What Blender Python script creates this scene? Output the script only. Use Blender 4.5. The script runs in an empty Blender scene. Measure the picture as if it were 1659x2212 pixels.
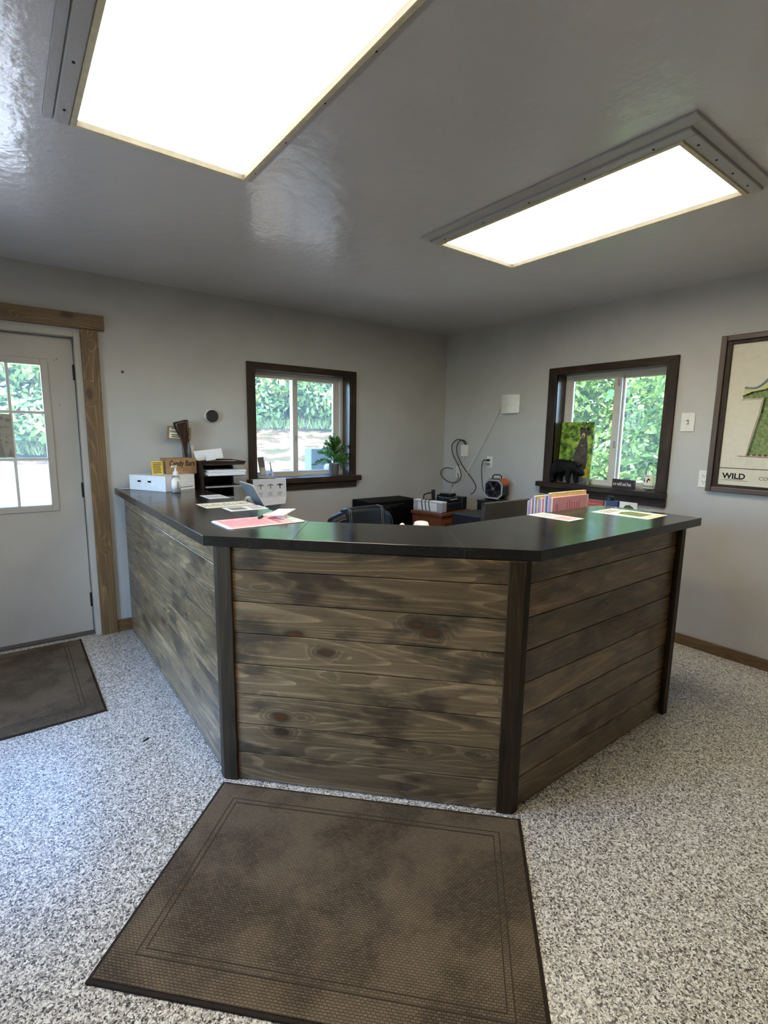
import bpy, bmesh, math, random
import numpy as np
from mathutils import Vector, Matrix
C = bpy.context.scene.collection
SC = bpy.context.scene
rnd = random.Random(7)

# ------------------------------------------------------------ camera, sky, sun, exposure
cam_d = bpy.data.cameras.new('camera'); cam = bpy.data.objects.new('camera', cam_d); C.objects.link(cam)
cam_d.sensor_fit = 'HORIZONTAL'; cam_d.sensor_width = 36.0
cam_d.lens = 36.0 * 1084.76 / 1659.0
cam_d.clip_start = 0.02; cam_d.clip_end = 300
yaw, pitch, roll = 0.925968, -0.154005, 0.014972
fw = Vector((math.cos(pitch)*math.cos(yaw), math.cos(pitch)*math.sin(yaw), math.sin(pitch)))
rt = Vector((math.sin(yaw), -math.cos(yaw), 0)); up = rt.cross(fw)
cr, sr = math.cos(roll), math.sin(roll)
r2 = rt*cr + up*sr; u2 = up*cr - rt*sr
M = Matrix((( r2.x, u2.x, -fw.x, -3.73217), (r2.y, u2.y, -fw.y, -3.91906), (r2.z, u2.z, -fw.z, 1.44088), (0, 0, 0, 1)))
cam.matrix_world = M
SC.camera = cam

W = bpy.data.worlds.new('world'); SC.world = W; W.use_nodes = True
wn = W.node_tree.nodes; wn.clear()
wo = wn.new('ShaderNodeOutputWorld'); bg = wn.new('ShaderNodeBackground'); sky = wn.new('ShaderNodeTexSky')
sky.sky_type = 'NISHITA'; sky.sun_disc = False
sky.sun_elevation = math.radians(72); sky.sun_rotation = math.radians(205); sky.altitude = 300
sky.air_density = 1.0; sky.dust_density = 1.0; sky.ozone_density = 2.0
bg.inputs['Strength'].default_value = 4.6
tint = wn.new('ShaderNodeMix'); tint.data_type = 'RGBA'; tint.blend_type = 'MULTIPLY'; tint.inputs[0].default_value = 1.0
tint.inputs[7].default_value = (.74, .91, 1.12, 1)   # camera white balance set for the warm panels
W.node_tree.links.new(sky.outputs[0], tint.inputs[6]); W.node_tree.links.new(tint.outputs[2], bg.inputs[0]); W.node_tree.links.new(bg.outputs[0], wo.inputs[0])
sun_d = bpy.data.lights.new('sun', 'SUN'); sun_d.energy = 24.0; sun_d.angle = 0.01; sun_d.color = (1, .93, .80)
sun = bpy.data.objects.new('sun', sun_d); C.objects.link(sun)
sun.rotation_euler = (math.radians(18), 0, math.radians(-10))   # from behind the camera, over the roof
vs = SC.view_settings; vs.view_transform = 'Standard'; vs.look = 'None'; vs.gamma = 1.0; vs.exposure = 0.0
try: vs.use_curve_mapping = False
except Exception: pass
SC.cycles.use_denoising = True
SC.cycles.max_bounces = 16; SC.cycles.diffuse_bounces = 12; SC.cycles.glossy_bounces = 5
SC.cycles.transparent_max_bounces = 24; SC.cycles.transmission_bounces = 8
SC.cycles.sample_clamp_indirect = 6.0
PANEL_STRENGTH = 16.0

# ------------------------------------------------------------ colours and materials
def lin(h):
    h = h.lstrip('#'); v = [int(h[i:i+2], 16)/255 for i in (0, 2, 4)]
    return tuple(x/12.92 if x <= .04045 else ((x+.055)/1.055)**2.4 for x in v) + (1,)

class NT:
    def __init__(s, name):
        s.m = bpy.data.materials.new(name); s.m.use_nodes = True
        s.t = s.m.node_tree; s.n = s.t.nodes; s.l = s.t.links; s.n.clear()
        s.out = s.n.new('ShaderNodeOutputMaterial')
    def N(s, typ, **kw):
        n = s.n.new('ShaderNode' + typ)
        for k, v in kw.items():
            if k == 'inp':
                for a, b in v.items():
                    if isinstance(b, bpy.types.NodeSocket): s.l.new(b, n.inputs[a])
                    else: n.inputs[a].default_value = b
            else: setattr(n, k, v)
        return n
    def math(s, op, a, b=0.0, c=None, clamp=False):
        n = s.N('Math', operation=op, use_clamp=clamp, inp={0: a, 1: b})
        if c is not None:
            if isinstance(c, bpy.types.NodeSocket): s.l.new(c, n.inputs[2])
            else: n.inputs[2].default_value = c
        return n.outputs[0]
    def mix(s, f, a, b, mode='MIX'):
        n = s.N('Mix', data_type='RGBA', blend_type=mode)
        for i, v in ((0, f), (6, a), (7, b)):
            if isinstance(v, bpy.types.NodeSocket): s.l.new(v, n.inputs[i])
            else: n.inputs[i].default_value = v
        return n.outputs[2]
    def ramp(s, f, stops, interp='LINEAR'):
        n = s.N('ValToRGB', inp={0: f}); cr = n.color_ramp; cr.interpolation = interp
        while len(cr.elements) < len(stops): cr.elements.new(0.5)
        for e, (p, c) in zip(cr.elements, stops): e.position = p; e.color = c
        return n.outputs[0]
    def maprange(s, v, a, b, c=0.0, d=1.0):
        n = s.N('MapRange', clamp=True, inp={0: v, 1: a, 2: b, 3: c, 4: d}); n.interpolation_type = 'SMOOTHSTEP'; return n.outputs[0]
    def coord(s, scale=(1, 1, 1), rand=0.0):
        tc = s.N('TexCoord').outputs['Object']
        if rand:
            oi = s.N('ObjectInfo').outputs['Random']
            off = s.math('MULTIPLY', oi, rand)
            cx = s.N('CombineXYZ', inp={0: off, 1: off, 2: off}).outputs[0]
            tc = s.N('VectorMath', operation='ADD', inp={0: tc, 1: cx}).outputs[0]
        return s.N('Mapping', inp={0: tc, 'Scale': scale}).outputs[0]
    def bsdf(s, color, rough=.5, spec=.5, metal=0.0, bump=None, bstr=.2, bdist=.01, coat=0, coatr=.1, **kw):
        b = s.N('BsdfPrincipled')
        def st(k, v):
            if isinstance(v, bpy.types.NodeSocket): s.l.new(v, b.inputs[k])
            else: b.inputs[k].default_value = v
        st('Base Color', color); st('Roughness', rough); st('Specular IOR Level', spec); st('Metallic', metal)
        if coat: st('Coat Weight', coat); st('Coat Roughness', coatr)
        for k, v in kw.items(): st(k, v)
        if bump is not None:
            bn = s.N('Bump', inp={'Strength': bstr, 'Distance': bdist, 'Height': bump}); s.l.new(bn.outputs[0], b.inputs['Normal'])
            if coat: s.l.new(bn.outputs[0], b.inputs['Coat Normal'])
        s.l.new(b.outputs[0], s.out.inputs[0]); return b

def plain(name, col, rough=.5, spec=.5, metal=0.0, vary=.06, scale=30, **kw):
    t = NT(name); col = lin(col) if isinstance(col, str) else col
    nz = t.N('TexNoise', inp={0: t.coord(), 'Scale': scale, 'Detail': 3}).outputs[0]
    d = tuple(max(0, c*(1-vary*2)) for c in col[:3]) + (1,); e = tuple(min(1, c*(1+vary*2)) for c in col[:3]) + (1,)
    cc = t.ramp(nz, [(.3, d), (.7, e)])
    t.bsdf(cc, rough, spec, metal, bump=nz, bstr=.04, bdist=.002, **kw); return t.m

def paint(name, col, rough, bump_scale=140, bstr=.12, lump=0.0, spec=.5, mott=.06, coat=0, coatr=.15):
    t = NT(name); co = t.coord()
    n1 = t.N('TexNoise', inp={0: co, 'Scale': bump_scale, 'Detail': 4}).outputs[0]
    n2 = t.N('TexNoise', inp={0: co, 'Scale': 2.2, 'Detail': 5, 'Roughness': .55}).outputs[0]
    n3 = t.N('TexNoise', inp={0: co, 'Scale': 9, 'Detail': 5}).outputs[0]
    c = lin(col); d = tuple(x*(1-mott) for x in c[:3])+(1,); e = tuple(min(1, x*(1+mott)) for x in c[:3])+(1,)
    cc = t.ramp(n2, [(.35, d), (.65, e)])
    h = t.math('ADD', n1, t.math('ADD', t.math('MULTIPLY', n2, lump*10), t.math('MULTIPLY', n3, lump*2.5)))
    rr = t.maprange(n3, .3, .7, rough*.95, rough*1.05)
    t.bsdf(cc, rr, spec, bump=h, bstr=bstr, bdist=.006, coat=coat, coatr=coatr); return t.m

def wood(name, light, dark, axis=0, rough=.45, knots=1.0, dens=1.0, blotch=.6, blot_col=None, spec=.5, rand=37.0, vary=.25):
    """stained pine: the grain runs along the object's own axis"""
    t = NT(name)
    sc = [7.0, 7.0, 7.0]; sc[axis] = .75
    co = t.coord(rand=rand); g = t.N('Mapping', inp={0: co, 'Scale': sc}).outputs[0]
    ks = [7.0, 7.0, 7.0]; ks[axis] = 3.6
    k = t.N('TexVoronoi', inp={0: t.N('Mapping', inp={0: co, 'Scale': ks}).outputs[0], 'Scale': 1.0, 'Randomness': 1.0})
    kn_ = t.N('TexNoise', inp={0: co, 'Scale': 22, 'Detail': 2}).outputs[0]
    kd = t.math('ADD', k.outputs['Distance'], t.math('MULTIPLY', t.math('SUBTRACT', kn_, .5), .10))
    on = t.math('GREATER_THAN', t.N('SeparateColor', inp={0: k.outputs['Color']}).outputs[0], .12)
    big = t.math('MULTIPLY', t.maprange(kd, .38, .0), on)
    n1 = t.N('TexNoise', inp={0: g, 'Scale': .55*dens, 'Detail': 2.0, 'Roughness': .45}).outputs[0]
    f = t.math('ADD', n1, t.math('MULTIPLY', big, .13*knots))
    rings = t.math('FRACT', t.math('MULTIPLY', f, 30.0*dens))
    line = t.maprange(rings, .60, 1.0)
    fs = [160.0, 160.0, 160.0]; fs[axis] = 3.0
    fine = t.N('TexNoise', inp={0: t.N('Mapping', inp={0: co, 'Scale': fs}).outputs[0], 'Scale': 1.0, 'Detail': 2}).outputs[0]
    li, dk = lin(light), lin(dark)
    md = tuple(a*.4+b*.6 for a, b in zip(li, dk))
    base = t.mix(line, md, li)
    base = t.mix(t.math('MULTIPLY', t.maprange(fine, .35, .7), .5), base, dk)
    bs = [5.5, 5.5, 5.5]; bs[axis] = 2.4
    bl = t.N('TexNoise', inp={0: t.N('Mapping', inp={0: co, 'Scale': bs}).outputs[0], 'Scale': 1.6, 'Detail': 4, 'Roughness': .6}).outputs[0]
    bm = t.math('MULTIPLY', t.math('MAXIMUM', t.maprange(bl, .47, .66), t.math('MULTIPLY', big, .9)), blotch)
    bc = lin(blot_col) if blot_col else tuple(x*.55 for x in dk[:3])+(1,)
    base = t.mix(bm, base, bc)
    ring = t.math('MULTIPLY', t.maprange(kd, .20, .10), t.math('MULTIPLY', on, min(1, knots)))
    base = t.mix(t.math('MULTIPLY', ring, .85), base, tuple(x*.4 for x in dk[:3])+(1,))
    core = t.math('MULTIPLY', t.maprange(kd, .115, .085), t.math('MULTIPLY', on, min(1, knots)))
    base = t.mix(core, base, (dk[0]*1.25, dk[1]*.62, dk[2]*.38, 1))
    oi = t.N('ObjectInfo').outputs['Random']
    val = t.maprange(oi, 0, 1, 1-vary, 1+vary)
    hs = t.N('HueSaturation', inp={'Value': val, 'Color': base}).outputs[0]
    t.bsdf(hs, t.maprange(fine, .3, .7, rough*.85, rough*1.2), spec, bump=t.math('ADD', t.math('MULTIPLY', line, .5), fine), bstr=.12, bdist=.002)
    return t.m

def glass_mat(name, tint=(1, 1, 1, 1), refl=.75, haze=0):
    t = NT(name)
    tr = t.N('BsdfTransparent', inp={0: tint}); gl = t.N('BsdfGlossy', inp={'Roughness': .02})
    fr = t.N('Fresnel', inp={0: 1.45}); f = t.math('MULTIPLY', fr.outputs[0], refl)
    src = tr.outputs[0]
    if haze:   # haze mixed into the pane to lift the dark tones outside
        ds = t.N('BsdfTranslucent', inp={0: (.9, .95, .95, 1)}); src = t.N('MixShader', inp={0: haze, 1: tr.outputs[0], 2: ds.outputs[0]}).outputs[0]
    mx = t.N('MixShader', inp={0: f, 1: src, 2: gl.outputs[0]}); t.l.new(mx.outputs[0], t.out.inputs[0]); return t.m

def floor_mat():
    t = NT('epoxy_flake'); co = t.coord()
    nz = t.N('TexNoise', inp={0: co, 'Scale': 60, 'Detail': 2}).outputs['Color']
    d = t.N('VectorMath', operation='SCALE', inp={0: nz, 'Scale': .012}).outputs[0]
    cc = t.N('VectorMath', operation='ADD', inp={0: co, 1: d}).outputs[0]
    v1 = t.N('TexVoronoi', inp={0: cc, 'Scale': 150}); v2 = t.N('TexVoronoi', inp={0: cc, 'Scale': 260})
    r1 = t.N('SeparateColor', inp={0: v1.outputs['Color']}).outputs[0]
    r2_ = t.N('SeparateColor', inp={0: v2.outputs['Color']}).outputs[1]
    st = [(0, lin('#34312c')), (.10, lin('#625d54')), (.24, lin('#989184')), (.40, lin('#b8b1a3')), (.60, lin('#d6d0c2')), (.80, lin('#f0ebdf'))]
    c1 = t.ramp(r1, st, 'CONSTANT'); c2 = t.ramp(r2_, st, 'CONSTANT')
    sel = t.math('GREATER_THAN', t.N('SeparateColor', inp={0: v2.outputs['Color']}).outputs[0], .5)
    base = t.mix(sel, c1, c2)
    n2 = t.N('TexNoise', inp={0: co, 'Scale': 1.3, 'Detail': 3}).outputs[0]
    t.bsdf(base, t.maprange(n2, .3, .7, .30, .42), .5, bump=t.math('ADD', r1, t.math('MULTIPLY', r2_, .5)), bstr=.10, bdist=.002, coat=.25, coatr=.22)
    return t.m

def mat_weave(name, a, b, light_amt=.5):
    t = NT(name); co = t.coord()
    wn_ = t.N('TexNoise', inp={0: co, 'Scale': 130, 'Detail': 1}).outputs['Color']
    wc_ = t.N('VectorMath', operation='ADD', inp={0: co, 1: t.N('VectorMath', operation='SCALE', inp={0: wn_, 'Scale': .0028}).outputs[0]}).outputs[0]
    br = t.N('TexBrick', inp={0: wc_, 'Scale': 1.0, 'Color1': lin(a), 'Color2': lin(b), 'Mortar': (.03, .024, .018, 1), 'Mortar Size': .0013, 'Mortar Smooth': .7,
        'Brick Width': .0125, 'Row Height': .0072, 'Bias': 0.0})
    br.offset = .5
    n = t.N('TexNoise', inp={0: co, 'Scale': 3.2, 'Detail': 5, 'Roughness': .6}).outputs[0]
    dirt = t.maprange(n, .42, .62)
    c = t.mix(t.math('MULTIPLY', dirt, light_amt), br.outputs[0], lin('#85745b'), 'MIX')
    c = t.mix(t.math('MULTIPLY', br.outputs[1], .6), c, (.022, .017, .012, 1))
    f2 = t.N('TexNoise', inp={0: co, 'Scale': 260, 'Detail': 2}).outputs[0]
    h = t.math('ADD', t.math('SUBTRACT', 1.0, br.outputs[1]), t.math('MULTIPLY', f2, .3))
    t.bsdf(c, .75, .3, bump=h, bstr=.6, bdist=.003); return t.m

def laminate():
    t = NT('slate_laminate'); co = t.coord()
    n1 = t.N('TexNoise', inp={0: co, 'Scale': 5, 'Detail': 8, 'Roughness': .65, 'Distortion': .6}).outputs[0]
    n2 = t.N('TexNoise', inp={0: co, 'Scale': 38, 'Detail': 6, 'Roughness': .7, 'Distortion': 1.2}).outputs[0]
    c = t.ramp(n1, [(.3, lin('#131212')), (.52, lin('#1c1b1a')), (.72, lin('#272524'))])
    c = t.mix(t.maprange(n2, .52, .72, 0, .3), c, lin('#3f3d3a'))
    t.bsdf(c, t.maprange(n1, .3, .7, .16, .22), .55, bump=n1, bstr=.006, bdist=.002); return t.m

def emit(name, col, s):
    t = NT(name); e = t.N('Emission', inp={0: col, 1: s}); t.l.new(e.outputs[0], t.out.inputs[0]); return t.m

def leafmat(name, c1, c2, c3, trans=.35):
    t = NT(name)
    g = t.N('NewGeometry').outputs['Random Per Island']
    c = t.ramp(g, [(0, lin(c1)), (.55, lin(c2)), (1, lin(c3))])
    d = t.N('BsdfDiffuse', inp={0: c}); tr = t.N('BsdfTranslucent', inp={0: c}); gl = t.N('BsdfGlossy', inp={0: (1, 1, 1, 1), 'Roughness': .45})
    m1 = t.N('MixShader', inp={0: trans, 1: d.outputs[0], 2: tr.outputs[0]})
    m2 = t.N('MixShader', inp={0: .03, 1: m1.outputs[0], 2: gl.outputs[0]})
    t.l.new(m2.outputs[0], t.out.inputs[0]); return t.m

def ground_mat():
    t = NT('dry_grass'); co = t.coord()
    n = t.N('TexNoise', inp={0: co, 'Scale': 2.2, 'Detail': 8, 'Roughness': .7}).outputs[0]
    n2 = t.N('TexNoise', inp={0: co, 'Scale': .6, 'Detail': 3}).outputs[0]
    c = t.ramp(n, [(.38, lin('#2c341a')), (.46, lin('#3e3222')), (.56, lin('#5a4d39'))])
    t.bsdf(c, .95, .1, bump=n, bstr=.5, bdist=.05); return t.m

MT = {}
MT['wall'] = paint('grey_wall_paint', '#b4b0a7', .55, 160, .10, .02)
MT['ceil'] = paint('grey_ceiling_gloss_paint', '#d4d1cf', .44, 26, .30, .34, .8, .015, 1.0, .15)
MT['ceiltrim'] = paint('grey_trim_paint', '#b5b2ae', .35, 60, .2, .1)
MT['floor'] = floor_mat()
MT['plank'] = wood('stained_pine_plank', '#a1855f', '#4c3a25', 0, .30, 1.0, 1.0, .78, '#2a251c', .7)
MT['plankpost'] = wood('dark_stained_post', '#44351f', '#261c12', 2, .5, .25, .8, .5, None, .25, vary=.1)
MT['trimx'] = wood('dark_window_trim', '#44331f', '#231910', 0, .5, .3, .8, .6, None, .25, vary=.08)
MT['trimz'] = wood('dark_window_trim_upright', '#44331f', '#231910', 2, .5, .3, .8, .6, None, .25, vary=.08)
MT['liner'] = wood('dark_window_liner', '#463828', '#281f16', 2, .33, .5, .9, .5, None, vary=.08)
MT['linerx'] = wood('dark_window_liner_flat', '#42362a', '#281f18', 0, .3, .3, .9, .5, None, vary=.08)
MT['casz'] = wood('brown_pine_casing', '#93744c', '#4f3a22', 2, .5, 1.1, 1.0, .35, '#45341f', vary=.05)
MT['casx'] = wood('brown_pine_header', '#93744c', '#4f3a22', 0, .5, 1.1, 1.0, .35, '#45341f', vary=.05)
MT['basex'] = wood('brown_baseboard', '#80603a', '#5c4226', 0, .45, .5, 1.0, .4, None, vary=.05)
MT['basey'] = wood('brown_baseboard_side', '#7a6042', '#57422b', 1, .45, .5, 1.0, .4, None, vary=.05)
MT['lam'] = laminate()
MT['matt'] = mat_weave('brown_ribbed_mat', '#66563f', '#4d402e')
MT['matl'] = plain('mat_border_line', '#41362a', .8, .2)
MT['matd'] = plain('mat_border_groove', '#2c241c', .8, .2)
MT['door'] = paint('off_white_door_paint', '#b6afa2', .42, 120, .06, .01)
MT['jamb'] = paint('off_white_jamb_paint', '#b6afa2', .45, 120, .06, .01)
MT['vinyl'] = plain('beige_window_vinyl', '#c6bfb2', .4, .4, vary=.01)
MT['white'] = plain('white_plastic', '#dcd8cc', .35, .5, vary=.02)
MT['whitecoat'] = plain('white_card', '#e6e3dc', .6, .3, vary=.02)
MT['paper'] = plain('white_paper', '#e4e2de', .7, .2, vary=.02)
MT['cream'] = plain('cream_paper', '#e3dcc0', .7, .2, vary=.02)
MT['pink'] = plain('pink_paper', '#f0adb1', .7, .2, vary=.03)
MT['pinkd'] = plain('pink_print', '#c77078', .7, .2)
MT['yellow'] = plain('yellow_paper', '#dcbb48', .7, .2, vary=.05)
MT['bluep'] = plain('blue_paper', '#7f93bd', .7, .2)
MT['yellp'] = plain('pale_yellow_paper', '#e3d79a', .7, .2)
MT['red'] = plain('red_folder', '#a8483e', .6, .3)
MT['dblue'] = plain('dark_blue_card', '#3d4a66', .6, .3)
MT['ink'] = plain('dark_ink', '#4a4642', .7, .2)
MT['black'] = plain('black_ink', '#161412', .6, .2)
MT['gink'] = plain('grey_ink', '#8d887e', .7, .2)
MT['bplast'] = plain('black_plastic', '#17171a', .38, .5)
MT['bgloss'] = plain('glossy_black_plastic', '#0d0d0f', .12, .5)
MT['rubber'] = plain('black_cable_rubber', '#141414', .5, .4)
MT['wcable'] = plain('white_cable', '#c9c5b8', .45, .4)
MT['leather'] = plain('black_leather', '#0f1011', .48, .3, scale=160)
MT['stitch'] = plain('white_stitching', '#8b8d8c', .6, .3)
MT['steel'] = plain('polished_steel', '#c8c8c8', .18, .5, 1.0, vary=.02)
MT['silver'] = plain('silver_plastic', '#a19f9a', .4, .4, .1)
MT['tabback'] = plain('tablet_back_grey', '#8b8984', .45, .3, .0)
MT['fridge'] = plain('matt_black_enamel', '#0c0c0d', .6, .12)
MT['pot'] = plain('brushed_pot_metal', '#bdbdba', .30, .5, .8, vary=.02)
MT['dgrey'] = plain('dark_grey_metal', '#5f5b55', .33, .5, .6, vary=.03)
MT['hinge'] = plain('dark_bronze_hinge', '#2a2522', .4, .5, .6)
MT['card'] = plain('brown_cardboard', '#9a7752', .8, .2, vary=.08)
MT['orange'] = plain('orange_plastic', '#c2571f', .4, .5)
MT['cab'] = wood('red_brown_cabinet_wood', '#7a4420', '#552b12', 0, .4, 0, .8, .3, None, vary=.05)
MT['carve'] = wood('dark_carved_wood', '#4a3022', '#24150e', 2, .25, .3, .8, .6, None)
MT['traywood'] = plain('dark_brown_tray', '#33261b', .5, .3)
MT['glass'] = glass_mat('window_glass', haze=.03)
MT['jarg'] = glass_mat('jar_glass', (.98, .995, .98, 1), .55)
MT['gel'] = glass_mat('clear_gel_bottle', (.97, .98, .985, 1), .6)
MT['panel'] = emit('lit_diffuser_panel', (1.0, .93, .78, 1), PANEL_STRENGTH)
MT['lip'] = plain('darkened_cream_frame', '#545148', .6, .2)  # cream frame's inner face, its colour darkened against the panel's glare
MT['fcream'] = plain('cream_light_frame', '#d8cca6', .5, .4)
MT['leafA'] = leafmat('tree_leaf', '#4c6c38', '#769448', '#b4c070')
MT['leafB'] = leafmat('near_leaf', '#5c7c2c', '#90aa46', '#d2d080')
MT['leafP'] = leafmat('plant_leaf', '#2c5f24', '#4d8434', '#7fa84c', .25)
MT['leafG'] = leafmat('tall_grass_blade', '#66803c', '#9aa858', '#c8c080', .4)
MT['bark'] = plain('grey_bark', '#5d5347', .9, .1, vary=.25, scale=12)
MT['ground'] = ground_mat()
MT['gravel'] = plain('pale_gravel', '#b9b2a4', .95, .1, vary=.1, scale=20)
MT['bearblk'] = plain('black_resin', '#0e0d0d', .7, .2)
MT['mapgreen'] = plain('map_forest_green', '#7d8a5a', .7, .2, vary=.18, scale=60)
MT['mapyell'] = plain('map_meadow_yellow', '#c9c68e', .7, .2, vary=.05)
MT['mapblue'] = plain('map_river_grey_blue', '#7d8c93', .7, .2, vary=.08)
MT['mapdark'] = plain('map_dark_green', '#566340', .7, .2, vary=.15, scale=60)
MT['mappink'] = plain('map_boundary_pink', '#b08d80', .7, .2)
MT['mappaper'] = plain('map_cream_paper', '#cfc5ab', .35, .4, vary=.02)
MT['mapframe'] = wood('brown_map_frame', '#5a4026', '#3a2817', 2, .4, .1, .9, .4, None, vary=.05)
MT['mapframex'] = wood('brown_map_frame_rail', '#5a4026', '#3a2817', 0, .4, .1, .9, .4, None, vary=.05)
MT['concrete'] = plain('grey_concrete', '#8d8a84', .9, .1)
MT['utility'] = plain('grey_utility_metal', '#465150', .5, .4)
MT['roof'] = plain('roof_boards', '#6b655c', .9, .1)

# ------------------------------------------------------------ mesh helpers
class MB:
    def __init__(s): s.v = []; s.f = []; s.mi = []; s.cur = 0; s.mats = []
    def m(s, mat):
        if mat not in s.mats: s.mats.append(mat)
        s.cur = s.mats.index(mat); return s
    def add(s, vs_, fs):
        o = len(s.v); s.v += [tuple(v) for v in vs_]
        for f in fs: s.f.append(tuple(i+o for i in f)); s.mi.append(s.cur)
        return s
    def box(s, x0, y0, z0, x1, y1, z1, T=None):
        vs_ = [Vector((x, y, z)) for z in (z0, z1) for y in (y0, y1) for x in (x0, x1)]
        if T is not None: vs_ = [T @ v for v in vs_]
        return s.add(vs_, [(0, 2, 3, 1), (4, 5, 7, 6), (0, 1, 5, 4), (2, 6, 7, 3), (0, 4, 6, 2), (1, 3, 7, 5)])
    def prism(s, poly, a, b, T=None):
        """poly in local xy (counter-clockwise), from z=a to z=b"""
        n = len(poly); vs_ = [Vector((p[0], p[1], a)) for p in poly] + [Vector((p[0], p[1], b)) for p in poly]
        if T is not None: vs_ = [T @ v for v in vs_]
        return s.add(vs_, [tuple(range(n-1, -1, -1)), tuple(range(n, 2*n))] + [(i, (i+1) % n, n+(i+1) % n, n+i) for i in range(n)])
    def tube(s, pts, r, n=8, smooth=0, closed=False, r_end=None):
        pts = [Vector(p) for p in pts]
        if smooth: pts = spline(pts, smooth)
        m = len(pts); rings = []; prev = None
        for i, p in enumerate(pts):
            d = (pts[min(i+1, m-1)] - pts[max(i-1, 0)]).normalized()
            if prev is None:
                a = Vector((0, 0, 1)) if abs(d.z) < .9 else Vector((1, 0, 0)); u = d.cross(a).normalized()
            else:
                u = prev - d*prev.dot(d); u = u.normalized() if u.length > 1e-6 else d.orthogonal().normalized()
            prev = u; w = d.cross(u)
            rr = r if r_end is None else r + (r_end-r)*i/max(1, m-1)
            rings.append([p + u*math.cos(2*math.pi*k/n)*rr + w*math.sin(2*math.pi*k/n)*rr for k in range(n)])
        vs_ = [v for R_ in rings for v in R_]; fs = []
        for i in range(m-1):
            for k in range(n): fs.append((i*n+k, i*n+(k+1) % n, (i+1)*n+(k+1) % n, (i+1)*n+k))
        fs += [tuple(range(n-1, -1, -1)), tuple((m-1)*n+k for k in range(n))]
        return s.add(vs_, fs)
    def lathe(s, prof, n=24, c=(0, 0, 0), sx=1.0, sy=1.0, T=None):
        vs_ = []
        for r, z in prof:
            for k in range(n):
                a = 2*math.pi*k/n; vs_.append(Vector((c[0]+r*math.cos(a)*sx, c[1]+r*math.sin(a)*sy, c[2]+z)))
        if T is not None: vs_ = [T @ v for v in vs_]
        m = len(prof); fs = []
        for i in range(m-1):
            for k in range(n): fs.append((i*n+k, i*n+(k+1) % n, (i+1)*n+(k+1) % n, (i+1)*n+k))
        fs += [tuple(range(n-1, -1, -1)), tuple((m-1)*n+k for k in range(n))]
        return s.add(vs_, fs)
    def build(s, name, mat=None, parent=None, loc=(0, 0, 0), rot=(0, 0, 0), bevel=0, smooth=False, sub=0, seg=2, label=None):
        me = bpy.data.meshes.new(name); me.from_pydata([tuple(v) for v in s.v], [], s.f)
        mats = [MT[x] for x in s.mats] if s.mats else ([MT[mat]] if mat else [])
        for x in mats: me.materials.append(x)
        if s.mats: me.polygons.foreach_set('material_index', s.mi)
        bm = bmesh.new(); bm.from_mesh(me); bmesh.ops.recalc_face_normals(bm, faces=bm.faces); bm.to_mesh(me); bm.free()
        if smooth: me.polygons.foreach_set('use_smooth', [True]*len(me.polygons))
        me.update()
        o = bpy.data.objects.new(name, me); C.objects.link(o); o.location = loc; o.rotation_euler = rot
        if parent: o.parent = parent
        if bevel:
            b = o.modifiers.new('bevel', 'BEVEL'); b.width = bevel; b.segments = seg; b.limit_method = 'ANGLE'; b.angle_limit = math.radians(40)
        if sub:
            q = o.modifiers.new('sub', 'SUBSURF'); q.levels = sub; q.render_levels = sub
        if label: o['label'] = label
        return o

def spline(pts, k):
    out = []; n = len(pts)
    for i in range(n-1):
        p0, p1, p2, p3 = pts[max(i-1, 0)], pts[i], pts[i+1], pts[min(i+2, n-1)]
        for j in range(k):
            t = j/k
            out.append(.5*((2*p1) + (p2-p0)*t + (2*p0-5*p1+4*p2-p3)*t*t + (3*p1-p0-3*p2+p3)*t**3))
    out.append(pts[-1]); return out

def bx(name, mat, x0, y0, z0, x1, y1, z1, parent=None, bevel=0, label=None):
    """a box as an object whose origin is its centre, so wood grain uses its own frame"""
    cx, cy, cz = (x0+x1)/2, (y0+y1)/2, (z0+z1)/2
    return MB().box(x0-cx, y0-cy, z0-cz, x1-cx, y1-cy, z1-cz).build(name, mat, parent, (cx, cy, cz), bevel=bevel, label=label)

def tag(o, label=None, cat=None, group=None, kind=None):
    for k, v in (('label', label), ('category', cat), ('group', group), ('kind', kind)):
        if v: o[k] = v
    return o
def thing(name, label, cat, loc=(0, 0, 0), rz=0.0, group=None):
    o = bpy.data.objects.new(name, None); C.objects.link(o); o.location = loc; o.rotation_euler = (0, 0, rz)
    o.empty_display_size = .05
    return tag(o, label, cat, group)
def struct(name, loc=(0, 0, 0), rz=0.0):
    o = bpy.data.objects.new(name, None); C.objects.link(o); o.location = loc; o.rotation_euler = (0, 0, rz); o['kind'] = 'structure'; return o
FACE_A = Matrix(((1, 0, 0, 0), (0, 0, -1, 0), (0, 1, 0, 0), (0, 0, 0, 1)))       # text on a face looking to local -y
def at(x, y, z): return Matrix.Translation((x, y, z))

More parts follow.
